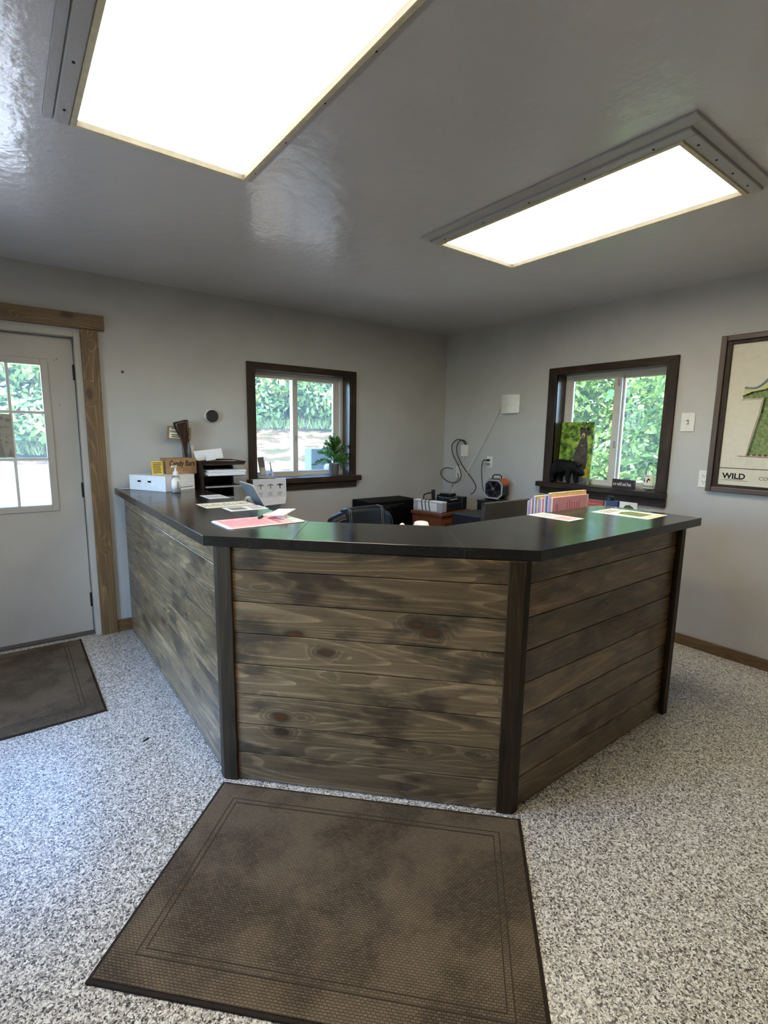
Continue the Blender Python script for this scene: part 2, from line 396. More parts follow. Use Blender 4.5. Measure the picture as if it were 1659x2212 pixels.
def text(name, body, size, mat, parent, T, shear=0.0, offset=0.0, sx=1.0, align='LEFT', wrap=None, extrude=.0003, space=1.0):
    cu = bpy.data.curves.new(name, 'FONT'); cu.body = body; cu.size = size; cu.shear = shear; cu.offset = offset
    cu.align_x = align; cu.extrude = extrude; cu.resolution_u = 3; cu.space_character = space
    to = bpy.data.objects.new(name, cu); C.objects.link(to)
    dg = bpy.context.evaluated_depsgraph_get(); me = bpy.data.meshes.new_from_object(to.evaluated_get(dg))
    bpy.data.objects.remove(to)
    for v in me.vertices:
        co = v.co.copy(); co.x *= sx
        if wrap:   # wrap on a cylinder of radius wrap about local z of T
            a = co.x/wrap; r = wrap + co.z + .0004
            co = Vector((math.sin(a)*r, -math.cos(a)*r, co.y)); v.co = T @ co
        else: v.co = T @ co
    me.materials.clear(); me.materials.append(MT[mat]); me.name = name
    o = bpy.data.objects.new(name, me); C.objects.link(o)
    if parent: o.parent = parent
    return o

def bake(o):
    dg = bpy.context.evaluated_depsgraph_get(); me = bpy.data.meshes.new_from_object(o.evaluated_get(dg))
    o.modifiers.clear(); o.data = me; return o

def lines(mb, x0, x1, y0, y1, n, h=.3, T=None, jag=.3, seed=1, thick=.0006):
    """n rows of printed text as thin relief bars in local xy"""
    r = random.Random(seed); dy = (y1-y0)/n
    for i in range(n):
        y = y0 + dy*(i+.5); xe = x1 - r.random()*jag*(x1-x0)
        mb.box(x0, y-dy*h/2, 0, xe, y+dy*h/2, thick, T)
    return mb

# ------------------------------------------------------------ room shell
H = 2.4486
XL, YF, TH = -4.75, -5.8, .20
root = bx('floor', 'floor', XL-.2, YF-.2, -.12, .2, .2, 0); tag(root, kind='structure')
root = bx('ceiling', 'ceil', XL-.2, YF-.2, H, .2, .2, H+.12); tag(root, kind='structure')
# window and door openings
A0, A1, AZ0, AZ1 = -2.113, -1.181, 1.02, 1.953
B0, B1, BZ0, BZ1 = 1.33, 2.23, 1.018, 1.962
D0, D1, DZ = -4.277, -3.284, 2.07
m = MB()
for (x0, z0, x1, z1) in ((XL-.2, 0, D0, H), (D0, DZ, D1, H), (D1, 0, A0, H), (A0, 0, A1, AZ0), (A0, AZ1, A1, H), (A1, 0, .2, H)):
    m.box(x0, 0, z0, x1, TH, z1)
tag(m.build('wall_back', 'wall'), kind='structure')
m = MB()
for (y0, z0, y1, z1) in ((YF-.2, 0, -B1, H), (-B1, 0, -B0, BZ0), (-B1, BZ1, -B0, H), (-B0, 0, 0, H)):
    m.box(0, y0, z0, TH, y1, z1)
tag(m.build('wall_right', 'wall'), kind='structure')
L0, L1, LZ0, LZ1 = -2.10, -1.0, .15, 2.05          # unseen glazed opening, added in the left wall for its daylight
m = MB()
for (y0, z0, y1, z1) in ((YF-.2, 0, L0, H), (L0, 0, L1, LZ0), (L0, LZ1, L1, H), (L1, 0, 0, H)): m.box(XL-.2, y0, z0, XL, y1, z1)
tag(m.build('wall_left', 'wall'), kind='structure')
tag(bx('wall_front', 'wall', XL, YF-.2, 0, 0, YF, H), kind='structure')
tag(bx('baseboard_back', 'basex', -3.184, -.016, 0, -.016, 0, .085, bevel=.003), kind='structure')
tag(bx('baseboard_right', 'basey', -.016, YF, 0, 0, 0, .075, bevel=.003), kind='structure')
tag(bx('roof', 'roof', XL-.7, YF-.7, H+.13, .6, .65, H+.30), kind='structure')

# ------------------------------------------------------------ windows
def mitre(mb, u0, u1, z0, z1, w0, w1, wt, which, y0, y1):
    T = Matrix(((1, 0, 0, 0), (0, 0, 1, 0), (0, 1, 0, 0), (0, 0, 0, 1)))   # poly (u,z) -> u, depth, z
    if which == 'top': poly = [(u0, z1), (u0+w0, z1-wt), (u1-w1, z1-wt), (u1, z1)]
    elif which == 'l': poly = [(u0, z0), (u0+w0, z0), (u0+w0, z1-wt), (u0, z1)]
    else: poly = [(u1-w1, z0), (u1, z0), (u1, z1), (u1-w1, z1-wt)]
    return mb.prism(poly, y0, y1, T)
def window(name, loc, rz, u0, u1, zt, i0, i1, it, zs, s0, s1, zsb, a0, a1, za, gl, gr, zg0, zg1, mid):
    w = struct(name, loc, rz)
    for which, mt in (('top', 'trimx'), ('l', 'trimz'), ('r', 'trimz')):
        mitre(MB(), u0, u1, zs, zt, i0-u0, u1-i1, zt-it, which, -.022, 0).build('casing', mt, w, bevel=.002)
    MB().box(s0, -.062, zsb, s1, 0, zs).build('sill', 'trimx', w, bevel=.003)
    MB().box(i0-.012, 0, zsb+.006, i1+.012, .15, zs).build('sill_board', 'linerx', w)
    MB().box(a0, -.024, za, a1, 0, zsb).build('apron', 'trimx', w, bevel=.002)
    MB().box(i0-.014, -.018, zs, i0, .15, it).build('jamb_liner', 'liner', w)
    MB().box(i1, -.018, zs, i1+.014, .15, it).build('jamb_liner', 'liner', w)
    MB().box(i0-.014, -.018, it, i1+.014, .15, it+.014).build('head_liner', 'linerx', w)
    # vinyl frame
    f = MB(); y0, y1 = .115, .185; t = .028
    f.box(i0-.012, y0, zs-.02, i0+t, y1, it+.01); f.box(i1-t, y0, zs-.02, i1+.012, y1, it+.01)
    f.box(i0+t, y0, it-t, i1-t, y1, it+.01); f.box(i0+t, y0, zs-.02, i1-t, y1, zs+.022)
    f.build('vinyl_frame', 'vinyl', w, bevel=.003)
    def sash(a, b, g0, g1, ya, yb, h0, h1):
        fr = MB()
        fr.box(a, ya, h0-.045, g0, yb, h1+.03); fr.box(g1, ya, h0-.045, b, yb, h1+.03)
        fr.box(g0, ya, h0-.045, g1, yb, h0); fr.box(g0, ya, h1, g1, yb, h1+.03)
        s_ = fr.build('sash', 'vinyl', w, bevel=.003)
        ym = (ya+yb)/2
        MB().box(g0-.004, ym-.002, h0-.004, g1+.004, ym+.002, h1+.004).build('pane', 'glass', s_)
        return s_
    sl = sash(i0+.012, mid+.024, gl[0], gl[1], .118, .143, zg0, zg1)
    for zz in (.3, .78):
        MB().box(mid-.006, .108, zs+zz, mid+.008, .118, zs+zz+.055).build('latch', 'silver', sl, bevel=.002)
    sash(mid-.024, i1-.012, gr[0], gr[1], .148, .175, zg0, zg1)
    return w
window('window_1', (0, 0, 0), 0, -2.165, -1.134, 1.991, -2.098, -1.196, 1.938, 1.06, -2.185, -1.095, 1.016, -2.152, -1.127, .955,
       (-2.045, -1.704), (-1.657, -1.278), 1.105, 1.888, -1.681)
window('window_2', (0, 0, 0), -math.pi/2, 1.265, 2.29, 2.003, 1.345, 2.215, 1.947, 1.057, 1.222, 2.294, 1.016, 1.243, 2.292, .955,
       (1.414, 1.772), (1.841, 2.155), 1.10, 1.897, 1.806)

# unseen window added to light the left floor and the counter's left face
gw = struct('added_window')
f = MB()
for (y0, z0, y1, z1) in ((L0, LZ0, L0+.06, LZ1), (L1-.06, LZ0, L1, LZ1), (L0+.06, LZ0, L1-.06, LZ0+.06), (L0+.06, LZ1-.06, L1-.06, LZ1), ((L0+L1)/2-.04, LZ0+.06, (L0+L1)/2+.04, LZ1-.06)): f.box(XL-.14, y0, z0, XL-.06, y1, z1)
f.build('vinyl_frame', 'vinyl', gw, bevel=.003)
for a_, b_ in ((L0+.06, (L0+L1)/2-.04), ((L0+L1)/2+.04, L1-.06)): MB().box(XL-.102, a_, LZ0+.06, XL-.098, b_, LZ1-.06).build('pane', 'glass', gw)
for q_ in ((L0-.09, LZ0, L0, LZ1+.09), (L1, LZ0, L1+.09, LZ1+.09), (L0, LZ1, L1, LZ1+.09)): MB().box(XL, q_[0], q_[1], XL+.02, q_[2], q_[3]).build('casing', 'casz', gw, bevel=.002)
# ------------------------------------------------------------ door
dr = struct('door_1')
sx0, sx1, sy0, sy1 = -4.236, -3.324, .08, .125
g0, g1, gz0, gz1 = -4.05, -3.511, .94, 1.845
s = MB()
for (x0, z0, x1, z1) in ((sx0, .018, g0, 2.03), (g1, .018, sx1, 2.03), (g0, .018, g1, gz0), (g0, gz1, g1, 2.03)): s.box(x0, sy0, z0, x1, sy1, z1)
slab = s.build('door_slab', 'door', dr)
s = MB(); mw = .042
s.box(g0-mw, .07, gz0-mw, g0, .08, gz1+mw); s.box(g1, .07, gz0-mw, g1+mw, .08, gz1+mw)
s.box(g0, .07, gz0-mw, g1, .08, gz0); s.box(g0, .07, gz1, g1, .08, gz1+mw)
s.build('lite_moulding', 'door', slab, bevel=.004)
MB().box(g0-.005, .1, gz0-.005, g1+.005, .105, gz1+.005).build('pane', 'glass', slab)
for xm in (-3.686, -3.868): MB().box(xm-.009, .076, gz0, xm+.009, .099, gz1).build('muntin', 'white', slab, bevel=.003)
for zm in (1.545, 1.245): MB().box(g0, .077, zm-.009, g1, .0985, zm+.009).build('muntin', 'white', slab, bevel=.003)
for i, (mx, mz) in enumerate(((-3.60, 1.868), (-3.43, 1.885), (-3.415, 1.895), (-3.42, 1.60))):
    MB().lathe([(.003, 0), (.003, .0015)], 8, T=at(mx, sy0, mz) @ FACE_A).build('screw_hole', 'black', slab)
for zh in (1.814, 1.03, .246):
    h = MB(); h.lathe([(.006, -.05), (.006, .05)], 10, c=(-3.3225, .074, zh)); h.box(-3.333, .0765, zh-.05, -3.322, .0795, zh+.05); h.box(-3.322, .0765, zh-.05, -3.308, .0795, zh+.05)
    h.build('hinge', 'hinge', dr)
kn = MB(); kn.lathe([(.03, 0), (.03, .012), (.012, .014), (.012, .045), (.026, .05), (.03, .065), (.022, .08), (.005, .083)], 16, T=at(-4.165, .08, .95) @ FACE_A)
kn.build('door_knob', 'steel', dr, smooth=True)
j = MB(); j.box(-3.320, 0.0, 0, -3.284, .20, 2.07); j.box(-3.332, .126, 0, -3.320, .16, 2.034); j.build('jamb', 'jamb', dr, bevel=.002)
j = MB(); j.box(-4.277, 0.0, 0, -4.240, .20, 2.07); j.build('jamb', 'jamb', dr, bevel=.002)
j = MB(); j.box(-4.240, 0.0, 2.034, -3.320, .20, 2.07); j.box(-4.24, .126, 2.02, -3.332, .16, 2.034); j.build('head_jamb', 'jamb', dr, bevel=.002)
bx('threshold', 'dgrey', -4.24, .04, 0, -3.32, .20, .016, dr, bevel=.004)
bx('casing', 'casz', -3.284, -.026, 0, -3.184, 0, 2.086, dr, bevel=.003)
bx('casing', 'casz', -4.376, -.026, 0, -4.277, 0, 2.086, dr, bevel=.003)
bx('header', 'casx', -4.42, -.036, 2.086, -3.144, 0, 2.180, dr, bevel=.003)

# ------------------------------------------------------------ ceiling lights
def ceiling_light(x, y, label, long_board, tape):
    t = thing('ceiling_light', label, 'ceiling light', (x, y, H), 0, 'lit ceiling panels'); w, l = .60, 1.205; e = .015
    MB().box(e+.004, -l+e+.004, -.005, w-e-.004, -e-.004, -.001).build('diffuser', 'panel', t)
    MB().box(e, -l+e, -.0012, w-e, -e, -.0004).build('gap_shadow_plate', 'hinge', t)
    for q in ((0, -l, e, 0), (w-e, -l, w, 0), (e, -e, w-e, 0), (e, -l, w-e, -l+e)):
        MB().box(q[0], q[1], -.024, q[2], q[3], 0).build('frame', 'fcream', t, bevel=.001)
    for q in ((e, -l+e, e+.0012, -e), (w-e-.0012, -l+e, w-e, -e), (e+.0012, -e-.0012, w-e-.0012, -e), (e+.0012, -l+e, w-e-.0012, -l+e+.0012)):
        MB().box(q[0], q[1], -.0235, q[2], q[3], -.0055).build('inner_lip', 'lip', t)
    MB().box(-.045, -l-.045, -.020, -.001, .01, 0).build('trim_board', 'ceiltrim', t, bevel=.003)
    MB().box(-long_board, -l-.085, -.011, -.046, .022, 0).build('trim_board', 'ceiltrim', t, bevel=.003)
    MB().box(0, -l-.045, -.020, w+.02, -l-.001, 0).build('trim_board', 'ceiltrim', t, bevel=.003)
    MB().box(-.045, -l-.085, -.011, w+.02, -l-.046, 0).build('trim_board', 'ceiltrim', t, bevel=.003)
    MB().box(w+.001, -l, -tape, w+.034, .03, 0).build('joint_tape', 'ceiltrim', t)
    MB().box(0, .001, -tape, w, .03, 0).build('joint_tape', 'ceiltrim', t)
    for k in range(5):
        MB().lathe([(.004, -.0225), (.004, -.020)], 8, c=(-.022, -.08-k*.26, 0)).build('screw', 'hinge', t)
        MB().lathe([(.004, -tape-.002), (.004, -tape)], 8, c=(w+.018, -.05-k*.27, 0)).build('screw', 'hinge', t)
    for k in range(4):
        MB().lathe([(.004, -.0225), (.004, -.020)], 8, c=(.07+k*.15, -l-.022, 0)).build('screw', 'hinge', t)
ceiling_light(-3.4767, -1.8326, 'large lit ceiling panel nearest the entrance door, at upper left', .075, .003)
ceiling_light(-1.8300, -1.8197, 'lit ceiling panel over the right leg of the counter', .10, .002)

# ------------------------------------------------------------ reception counter
ct = thing('reception_counter', 'angled reception counter clad in dark stained planks with black slate-look top', 'counter', (-2.7, -2.4, 0))
def cpart(o): o.parent = ct; o.matrix_parent_inverse = Matrix.Translation((2.7, 2.4, 0)); return o
ZT, ZB = 1.04, 1.0
OL, OLf, OR_, ORe = (-3.145, -.001), (-3.145, -1.967), (-2.24, -2.866), (-.90, -2.866)
IL, IR = (-2.645, -1.90), (-2.198, -2.325)
s1o, s2o = (-2.89, -2.220), (-2.432, -2.675)
for poly in ([OL, OLf, s1o, IL, (-2.645, -.001)], [s1o, s2o, IR, IL], [s2o, OR_, ORe, (-.90, -2.36), (-.95, -2.315), IR]):
    cpart(MB().prism(poly, ZB, ZT).build('countertop', 'lam', bevel=.0012, seg=1))
cpart(bx('edge_notch', 'black', -3.1462, -.695, 1.0, -3.1445, -.683, 1.036))
PW = .13
zs_ = [0.004, .128, .258, .388, .518, .648, .778, .908, .998]
def plank_wall(p0, p1, nrm, cuts=None, seed=0):
    r = random.Random(seed)
    p0, p1 = Vector((*p0, 0)), Vector((*p1, 0)); d = (p1-p0); L = d.length; d /= L
    ang = math.atan2(d.y, d.x)
    for i in range(8):
        seams = [0] + (cuts[i] if cuts else []) + [L]
        for a, b in zip(seams[:-1], seams[1:]):
            z0, z1 = zs_[i]+.0012, zs_[i+1]-.0012
            th = .016 + r.random()*.002
            mb = MB(); hl = (b-a)/2-.0008; hh = (z1-z0)/2
            mb.box(-hl, 0, -hh, hl, th, hh)
            o = mb.build('plank', 'plank', None, p0 + d*((a+b)/2) + Vector((0, 0, (z0+z1)/2)), (0, 0, ang), bevel=.0025, seg=2)
            cpart(o)
# (each plank's local +y points into the counter)
plank_wall((-3.088, -.004), (-3.088, -2.0), None, [[.85], [1.3], [.5, 1.5], [1.05], [.35, 1.45], [.75], [1.2], [.6]], 3)
plank_wall((-3.062, -2.03), (-2.311, -2.799), None, None, 4)
plank_wall((-2.265, -2.826), (-1.062, -2.826), None, None, 5)
# carcass behind the planks
def carcass(poly): cpart(MB().prism(poly, .002, .999).build('carcass', 'traywood'))
carcass([(-3.069, -.005), (-3.069, -1.995), (-3.0, -1.97), (-3.0, -.005)])
carcass([(-3.069, -1.998), (-2.285, -2.80), (-2.285, -2.72), (-3.0, -1.975)])
carcass([(-2.28, -2.807), (-1.065, -2.807), (-1.065, -2.75), (-2.28, -2.72)])
# corner posts
def post(x, y, ang, w, t, z=1.0): 
    o = MB().box(0, 0, -z/2+.001, w, t, z/2-.0005).build('corner_post', 'plankpost', None, (x, y, z/2), (0, 0, ang), bevel=.003); cpart(o)
a45 = math.radians(-45.6)
post(-3.106, -2.000, a45, .060, .02)          # on the angled face
post(-3.1055, -1.962, -math.pi/2, .04, .018)  # return on the left face
post(-2.327, -2.799, a45, .057, .02)
post(-2.2885, -2.8410, 0, .036, .02)
post(-1.078, -2.853, 0, .045, .022)
post(-1.033, -2.83, math.pi/2, .5, .018)      # end panel
# ------------------------------------------------------------ mats
def floor_mat_thing(label, loc, rz, w, l, name='floor_mat'):
    t = thing(name, label, 'mat', loc, rz)
    MB().box(0, -l, 0, w, 0, .006).build('mat_base', 'matd', t, bevel=.003)
    MB().box(.012, -l+.012, .006, w-.012, -.012, .009).build('woven_pile', 'matt', t, bevel=.0015)
    for k in (.085, .105):
        for q in ((k, -l+k, k+.004, -k), (w-k-.004, -l+k, w-k, -k), (k+.004, -k-.004, w-k-.004, -k), (k+.004, -l+k, w-k-.004, -l+k+.004)):
            MB().box(q[0], q[1], .009, q[2], q[3], .0098).build('border_line', 'matl', t)
    return t
floor_mat_thing('large brown woven floor mat along the angled front of the counter', (-3.118, -2.020, 0), a45, 1.20, .785)
floor_mat_thing('brown woven doormat in front of the white entrance door', (-4.34, -.02, 0), 0, .925, 1.12, 'door_mat')

# ------------------------------------------------------------ items on the countertop
Z = ZT
# white carton
t = thing('white_carton', 'flat white cardboard carton with two hand slots at the counter end by the wall', 'box', (-2.904, -.413, Z), math.radians(29))
MB().box(0, 0, 0, .258, .335, .100).build('carton_body', 'whitecoat', t, bevel=.002)
MB().box(-.001, -.001, .1002, .259, .336, .104).build('lid_flap', 'whitecoat', t, bevel=.001)
for yy in (.13, .225): MB().box(-.002, yy, .055, .0005, yy+.03, .067).build('hand_slot', 'black', t)
m_ = MB(); m_.box(.05, -.0008, .018, .24, .0002, .022); m_.box(.05, -.0008, .012, .12, .0002, .015); m_.build('printed_line', 'ink', t)
zc = Z + .1041
# cardboard candy box standing on the carton
t = thing('candy_box', 'brown cardboard box hand-lettered Candy Bars, standing on the white carton', 'box', (-2.852, -.262, zc), math.radians(6))
w_, h_, d_ = .205, .108, .13
b = MB(); b.box(0, 0, 0, w_, .003, h_); b.box(0, d_-.003, 0, w_, d_, h_); b.box(0, .003, 0, .003, d_-.003, h_); b.box(w_-.003, .003, 0, w_, d_-.003, h_); b.box(.003, .003, 0, w_-.003, d_-.003, .003)
b.build('carton_body', 'card', t)
text('lettering', 'Candy Bars', .054, 'black', t, at(.014, -.0004, .056) @ FACE_A, shear=.12, sx=.72, offset=.0008)
text('lettering', '2 =', .030, 'ink', t, at(.105, -.0004, .020) @ FACE_A, shear=.15)
for k in range(6):
    q = MB().box(.014+k*.03, .02, .003, .036+k*.03, .11, .085); o = q.build('candy_bar', 'yellow' if k % 2 else 'cab', None, (-2.852, -.262, zc), (0, 0, math.radians(6)), bevel=.003)
    tag(o, ['leftmost', 'second', 'third', 'fourth', 'fifth', 'rightmost'][k] + ' of the six wrapped bars inside the brown cardboard box', 'candy', 'candy bars in the cardboard box')
t = thing('price_card', 'yellow printed price card propped beside the brown candy box', 'card', (-2.948, -.262, zc), math.radians(6))
MB().box(0, 0, 0, .072, .0025, .092, Matrix.Rotation(math.radians(-7), 4, 'X')).build('card', 'yellow', t)
q = MB(); lines(q, .008, .066, .008, .086, 7, .45, Matrix.Rotation(math.radians(-7), 4, 'X') @ at(0, -.0002, 0) @ FACE_A, .2, 3); q.build('print', 'ink', t)
# sanitizer
t = thing('sanitizer_bottle', 'clear pump bottle of hand sanitizer with white pump before the white carton', 'bottle', (-2.853, -.478, Z), math.radians(40))
MB().lathe([(.030, 0), (.033, .006), (.033, .092), (.028, .106), (.014, .114), (.014, .120)], 28, sx=1.0, sy=.72).build('bottle_body', 'gel', t, smooth=True)
MB().lathe([(.031, .003), (.031, .088), (.026, .1)], 24, sx=.95, sy=.66).build('gel', 'whitecoat', t, smooth=True)
MB().lathe([(.0338, .022), (.0338, .085)], 28, sx=1.0, sy=.73).build('label_wrap', 'whitecoat', t, smooth=True)
q = MB(); 
for k in range(5): q.box(-.024, -.0245, .03+k*.010, -.004+.004*(k % 3), -.0235, .034+k*.010)
q.build('label_print', 'ink', t)
q = MB(); q.lathe([(.017, .114), (.017, .136), (.008, .142), (.006, .150), (.006, .163), (.011, .166), (.011, .178), (.004, .180)], 20)
q.box(-.036, -.006, .168, 0, .006, .178); q.build('pump', 'white', t, bevel=.001)
# carved post with signboard
t = thing('carved_post', 'dark carved wooden post with a small tilted signboard, behind the white carton', 'carving', (-2.684, -.085, Z))
pv, pf = [], []; n = 14; levels = [(0, .040), (.06, .036), (.12, .031), (.18, .030), (.24, .031), (.29, .030), (.33, .027), (.36, .032), (.385, .046), (.41, .050), (.44, .051), (.468, .052), (.474, .046)]
for i, (z, r) in enumerate(levels):
    for k in range(n):
        a = 2*math.pi*k/n; rr = r*(1+.20*math.sin(3*a+z*9)+.12*math.sin(5*a-z*14)+rnd.uniform(-.09, .09)); ox = .02*math.sin(z*8)-.004; tilt = .012*math.cos(a)+rnd.uniform(-.006, .006) if i > 9 else 0
        pv.append((ox+rr*math.cos(a), .8*rr*math.sin(a), z+tilt))
for i in range(len(levels)-1):
    for k in range(n): pf.append((i*n+k, i*n+(k+1) % n, (i+1)*n+(k+1) % n, (i+1)*n+k))
pf += [tuple(range(n-1, -1, -1)), tuple((len(levels)-1)*n+k for k in range(n))]
MB().add(pv, pf).build('carved_wood', 'carve', t, smooth=True, sub=1)
sgT = at(-.03, -.0365, .383) @ Matrix.Rotation(math.radians(4), 4, 'Y') @ Matrix.Rotation(math.radians(0), 4, 'X')
sg = MB().box(-.078, 0.046, -.048, .086, .056, .048, sgT).build('signboard', 'card', t, bevel=.002)
q = MB(); q.box(-.070, .0452, -.040, .078, .046, .040, sgT); q.build('sign_face', 'cream', sg)
q = MB()
for r_ in ((-.070, -.040, .078, -.037), (-.070, .037, .078, .040), (-.070, -.037, -.067, .037), (.075, -.037, .078, .037)): q.box(r_[0], .0446, r_[1], r_[2], .0452, r_[3], sgT)
q.build('sign_border', 'ink', sg)
text('lettering', 'Wild', .022, 'black', sg, sgT @ at(-.064, .0450, .004) @ FACE_A, offset=.0006)
q = MB(); lines(q, -.055, -.005, .026, .036, 1, .6, sgT @ at(0, .0451, 0) @ FACE_A, 0, 4); lines(q, -.05, .06, -.034, -.006, 2, .5, sgT @ at(0, .0451, 0) @ FACE_A, .1, 5); q.build('sign_print', 'ink', sg)
tag(bx('white_card', 'whitecoat', -2.645, -.03, Z, -2.600, -.026, Z+.295), 'narrow white card upright behind the carved post by the wall', 'card')
# loose leaflets at the far counter corner
for k in range(3):
    o = MB().box(-.045, -.03, 0, .045, .03, .0012).build('leaflet', 'paper', None, (-3.085+.012*k, -.06-.014*k, Z+.0013*k), (0, 0, .3*k-.2))
    tag(o, ['bottom', 'middle', 'top'][k] + ' white leaflet of the little pile in the far corner of the counter', 'paper', 'leaflets at the counter corner')

def sheet(name, label, cat, x, y, w, h, rz, mat, print_fn=None, z=Z, th=.0012):
    t = thing(name, label, cat, (x, y, z), rz)
    MB().box(-w/2, -h/2, 0, w/2, h/2, th).build('sheet', mat, t)
    if print_fn:
        mb = MB(); print_fn(mb, th); mb.build('print', None, t)
    return t
def pf_card(mb, th): mb.m('gink'); lines(mb, -.04, .04, -.05, .05, 5, .35, at(0, 0, th) @ Matrix.Rotation(math.pi/2, 4, 'Z'), .3, 6)
sheet('business_card', 'small white printed card on the left leg of the counter, nearest the paper trays', 'paper', -2.712, -.808, .125, .19, 0, 'paper', pf_card)
def pf_cream(mb, th):
    T = at(0, 0, th); mb.m('gink')
    for k in range(9): mb.box(-.125+k*.020, -.05, 0, -.117+k*.020, .05-.02*(k % 3), .0004, T)
    mb.lathe([(.034, 0), (.034, .0004)], 20, c=(.09, 0, th)); mb.m('cream'); mb.lathe([(.027, 0), (.027, .0007)], 20, c=(.09, 0, th)); mb.m('gink'); mb.box(.075, -.012, .0007, .105, .012, .001, T)
sheet('cream_flyer', 'cream printed flyer lying on the left leg of the counter', 'paper', -2.772, -1.178, .272, .185, 0, 'cream', pf_cream)
def pf_grey(mb, th):
    T = at(0, 0, th); mb.m('gink'); lines(mb, .025, .095, -.05, .05, 5, .4, T, .3, 9); mb.m('ink'); lines(mb, -.085, .005, -.045, .045, 6, .5, T, .15, 10)
sheet('white_flyer', 'white printed flyer tucked beside the cream flyer, close to the clipboard', 'paper', -2.735, -1.367, .205, .145, 0, 'paper', pf_grey)
def pf_card2(mb, th):
    T = at(0, 0, th); mb.m('pinkd'); lines(mb, -.05, .05, -.1, -.01, 4, .5, T, .2, 11); mb.m('gink'); lines(mb, -.05, .05, .01, .1, 6, .35, T, .3, 12)
sheet('handbill', 'white handbill with red print beside the pink folders on the counter', 'paper', -1.533, -2.437, .135, .235, math.radians(2), 'paper', pf_card2)
def pf_map(mb, th):
    T = at(0, 0, th); mb.m('mapgreen'); mb.prism([(-.07, -.09), (.05, -.10), (.075, .02), (.02, .05), (-.06, .03)], 0, .0004, T); mb.m('gink'); lines(mb, -.08, .08, .07, .13, 3, .4, T, .2, 13); mb.m('yellp'); mb.box(-.095, -.14, 0, .095, -.115, .0004, T)
sheet('site_map_handout', 'large pale handout with a green map at the right end of the counter', 'paper', -1.093, -2.585, .235, .30, math.radians(3), 'paper', pf_map)
# clipboard
t = thing('clipboard', 'white clipboard holding a pink form, on the bend of the counter', 'clipboard', (-2.84, -1.79, Z), math.radians(1))
MB().prism([(-.165, -.115), (.165, -.115), (.18, -.10), (.18, .10), (.165, .115), (-.165, .115), (-.18, .10), (-.18, -.10)], 0, .004).build('board', 'whitecoat', t, bevel=.001)
pk = MB().box(-.165, -.106, .004, .125, .106, .0052).build('form', 'pink', t)
q = MB(); 
for k in range(13): q.box(-.155+k*.015, -.09, .0052, -.150+k*.015, .085-.03*((k*7) % 4)/3, .0056)
q.m('pinkd'); q.box(.055, -.09, .0052, .075, .03, .0056); q.build('form_print', 'pinkd', pk)
cl = MB(); cl.box(.11, -.05, .004, .165, .05, .009); cl.build('clip', 'white', t, bevel=.002)
cl = MB(); cl.box(-.045, -.052, 0, .05, .052, .005, at(.115, .01, .030) @ Matrix.Rotation(math.radians(-12), 4, 'Y') @ Matrix.Rotation(math.radians(25), 4, 'Z')); cl.box(.115, -.03, .008, .13, .03, .03)
cl.build('clip_lever', 'white', t, bevel=.004)
pe = thing('pen', 'white pen with black cap lying on the pink form', 'pen', (-2.758, -1.685, Z+.0115), math.atan2(.131, .124))
MB().tube([(-.055, 0, 0), (.07, 0, 0)], .0055, 10).build('barrel', 'white', pe, smooth=True)
MB().tube([(-.095, 0, 0), (-.05, 0, 0)], .0062, 10).build('cap', 'bplast', pe, smooth=True)
MB().tube([(.07, 0, 0), (.078, 0, 0)], .0035, 8).build('button', 'bplast', pe)

# ------------------------------------------------------------ inside the counter: desk surfaces
WZ = .74
dk_ = thing('work_desk', 'low dark work surface running inside the counter', 'desk', (-2.3, -2.0, 0))
def dpart(o): o.parent = dk_; o.matrix_parent_inverse = Matrix.Translation((2.3, 2.0, 0)); return o
for poly in ([(-2.995, -.02), (-2.995, -1.95), (-2.25, -1.75), (-2.25, -.02)], [(-2.98, -1.955), (-2.28, -2.68), (-1.07, -2.70), (-1.07, -1.62), (-1.9, -1.62), (-2.25, -1.76)]):
    dpart(MB().prism(poly, WZ-.03, WZ).build('desk_top', 'traywood', bevel=.002))
for (x, y) in ((-2.29, -.1), (-2.32, -1.6), (-1.95, -1.68), (-1.12, -1.68)):
    dpart(bx('leg', 'bplast', x-.025, y-.025, 0, x+.025, y+.025, WZ-.03))
sd = thing('side_table', 'dark low table against the right wall under the window', 'table', (-.32, -1.6, 0))
MB().box(-.10, -.63, WZ-.03, .30, .85, WZ).build('table_top', 'traywood', sd, bevel=.002)
for sx_ in (-.07, .27):
    for sy_ in (-.58, .80): MB().box(sx_-.02, sy_-.02, 0, sx_+.02, sy_+.02, WZ-.03).build('leg', 'bplast', sd)
# letter trays
t = thing('letter_tray_stack', 'dark stacked letter trays full of paper by the back wall', 'letter tray', (-2.632, -.34, WZ))
MB().box(0, .03, 0, .012, .31, .47).build('side_panel', 'traywood', t, bevel=.002)
MB().box(0, .30, 0, .25, .312, .45).build('back_panel', 'bplast', t)
MB().box(.24, .10, 0, .252, .30, .455).build('side_panel', 'bplast', t)
for k in range(6):
    z = .07+k*.08
    MB().box(.012, 0, z-.006, .30 if k > 2 else .24, .30, z).build('shelf', 'traywood', t, bevel=.001)
    MB().box(.012, -.003, z-.006, .30 if k > 2 else .24, 0, z+.005).build('shelf_lip', 'silver' if k < 4 else 'traywood', t)
q = MB(); q.add([(-.0, .0, .468), (.30, .0, .468), (.30, .3, .468), (.0, .3, .468), (-.02, -.02, .497), (.31, -.01, .490), (.31, .31, .490), (-.02, .31, .497)], [(0, 1, 2, 3), (0, 4, 5, 1), (1, 5, 6, 2), (2, 6, 7, 3), (3, 7, 4, 0)])
q.build('top_tray', 'traywood', t)
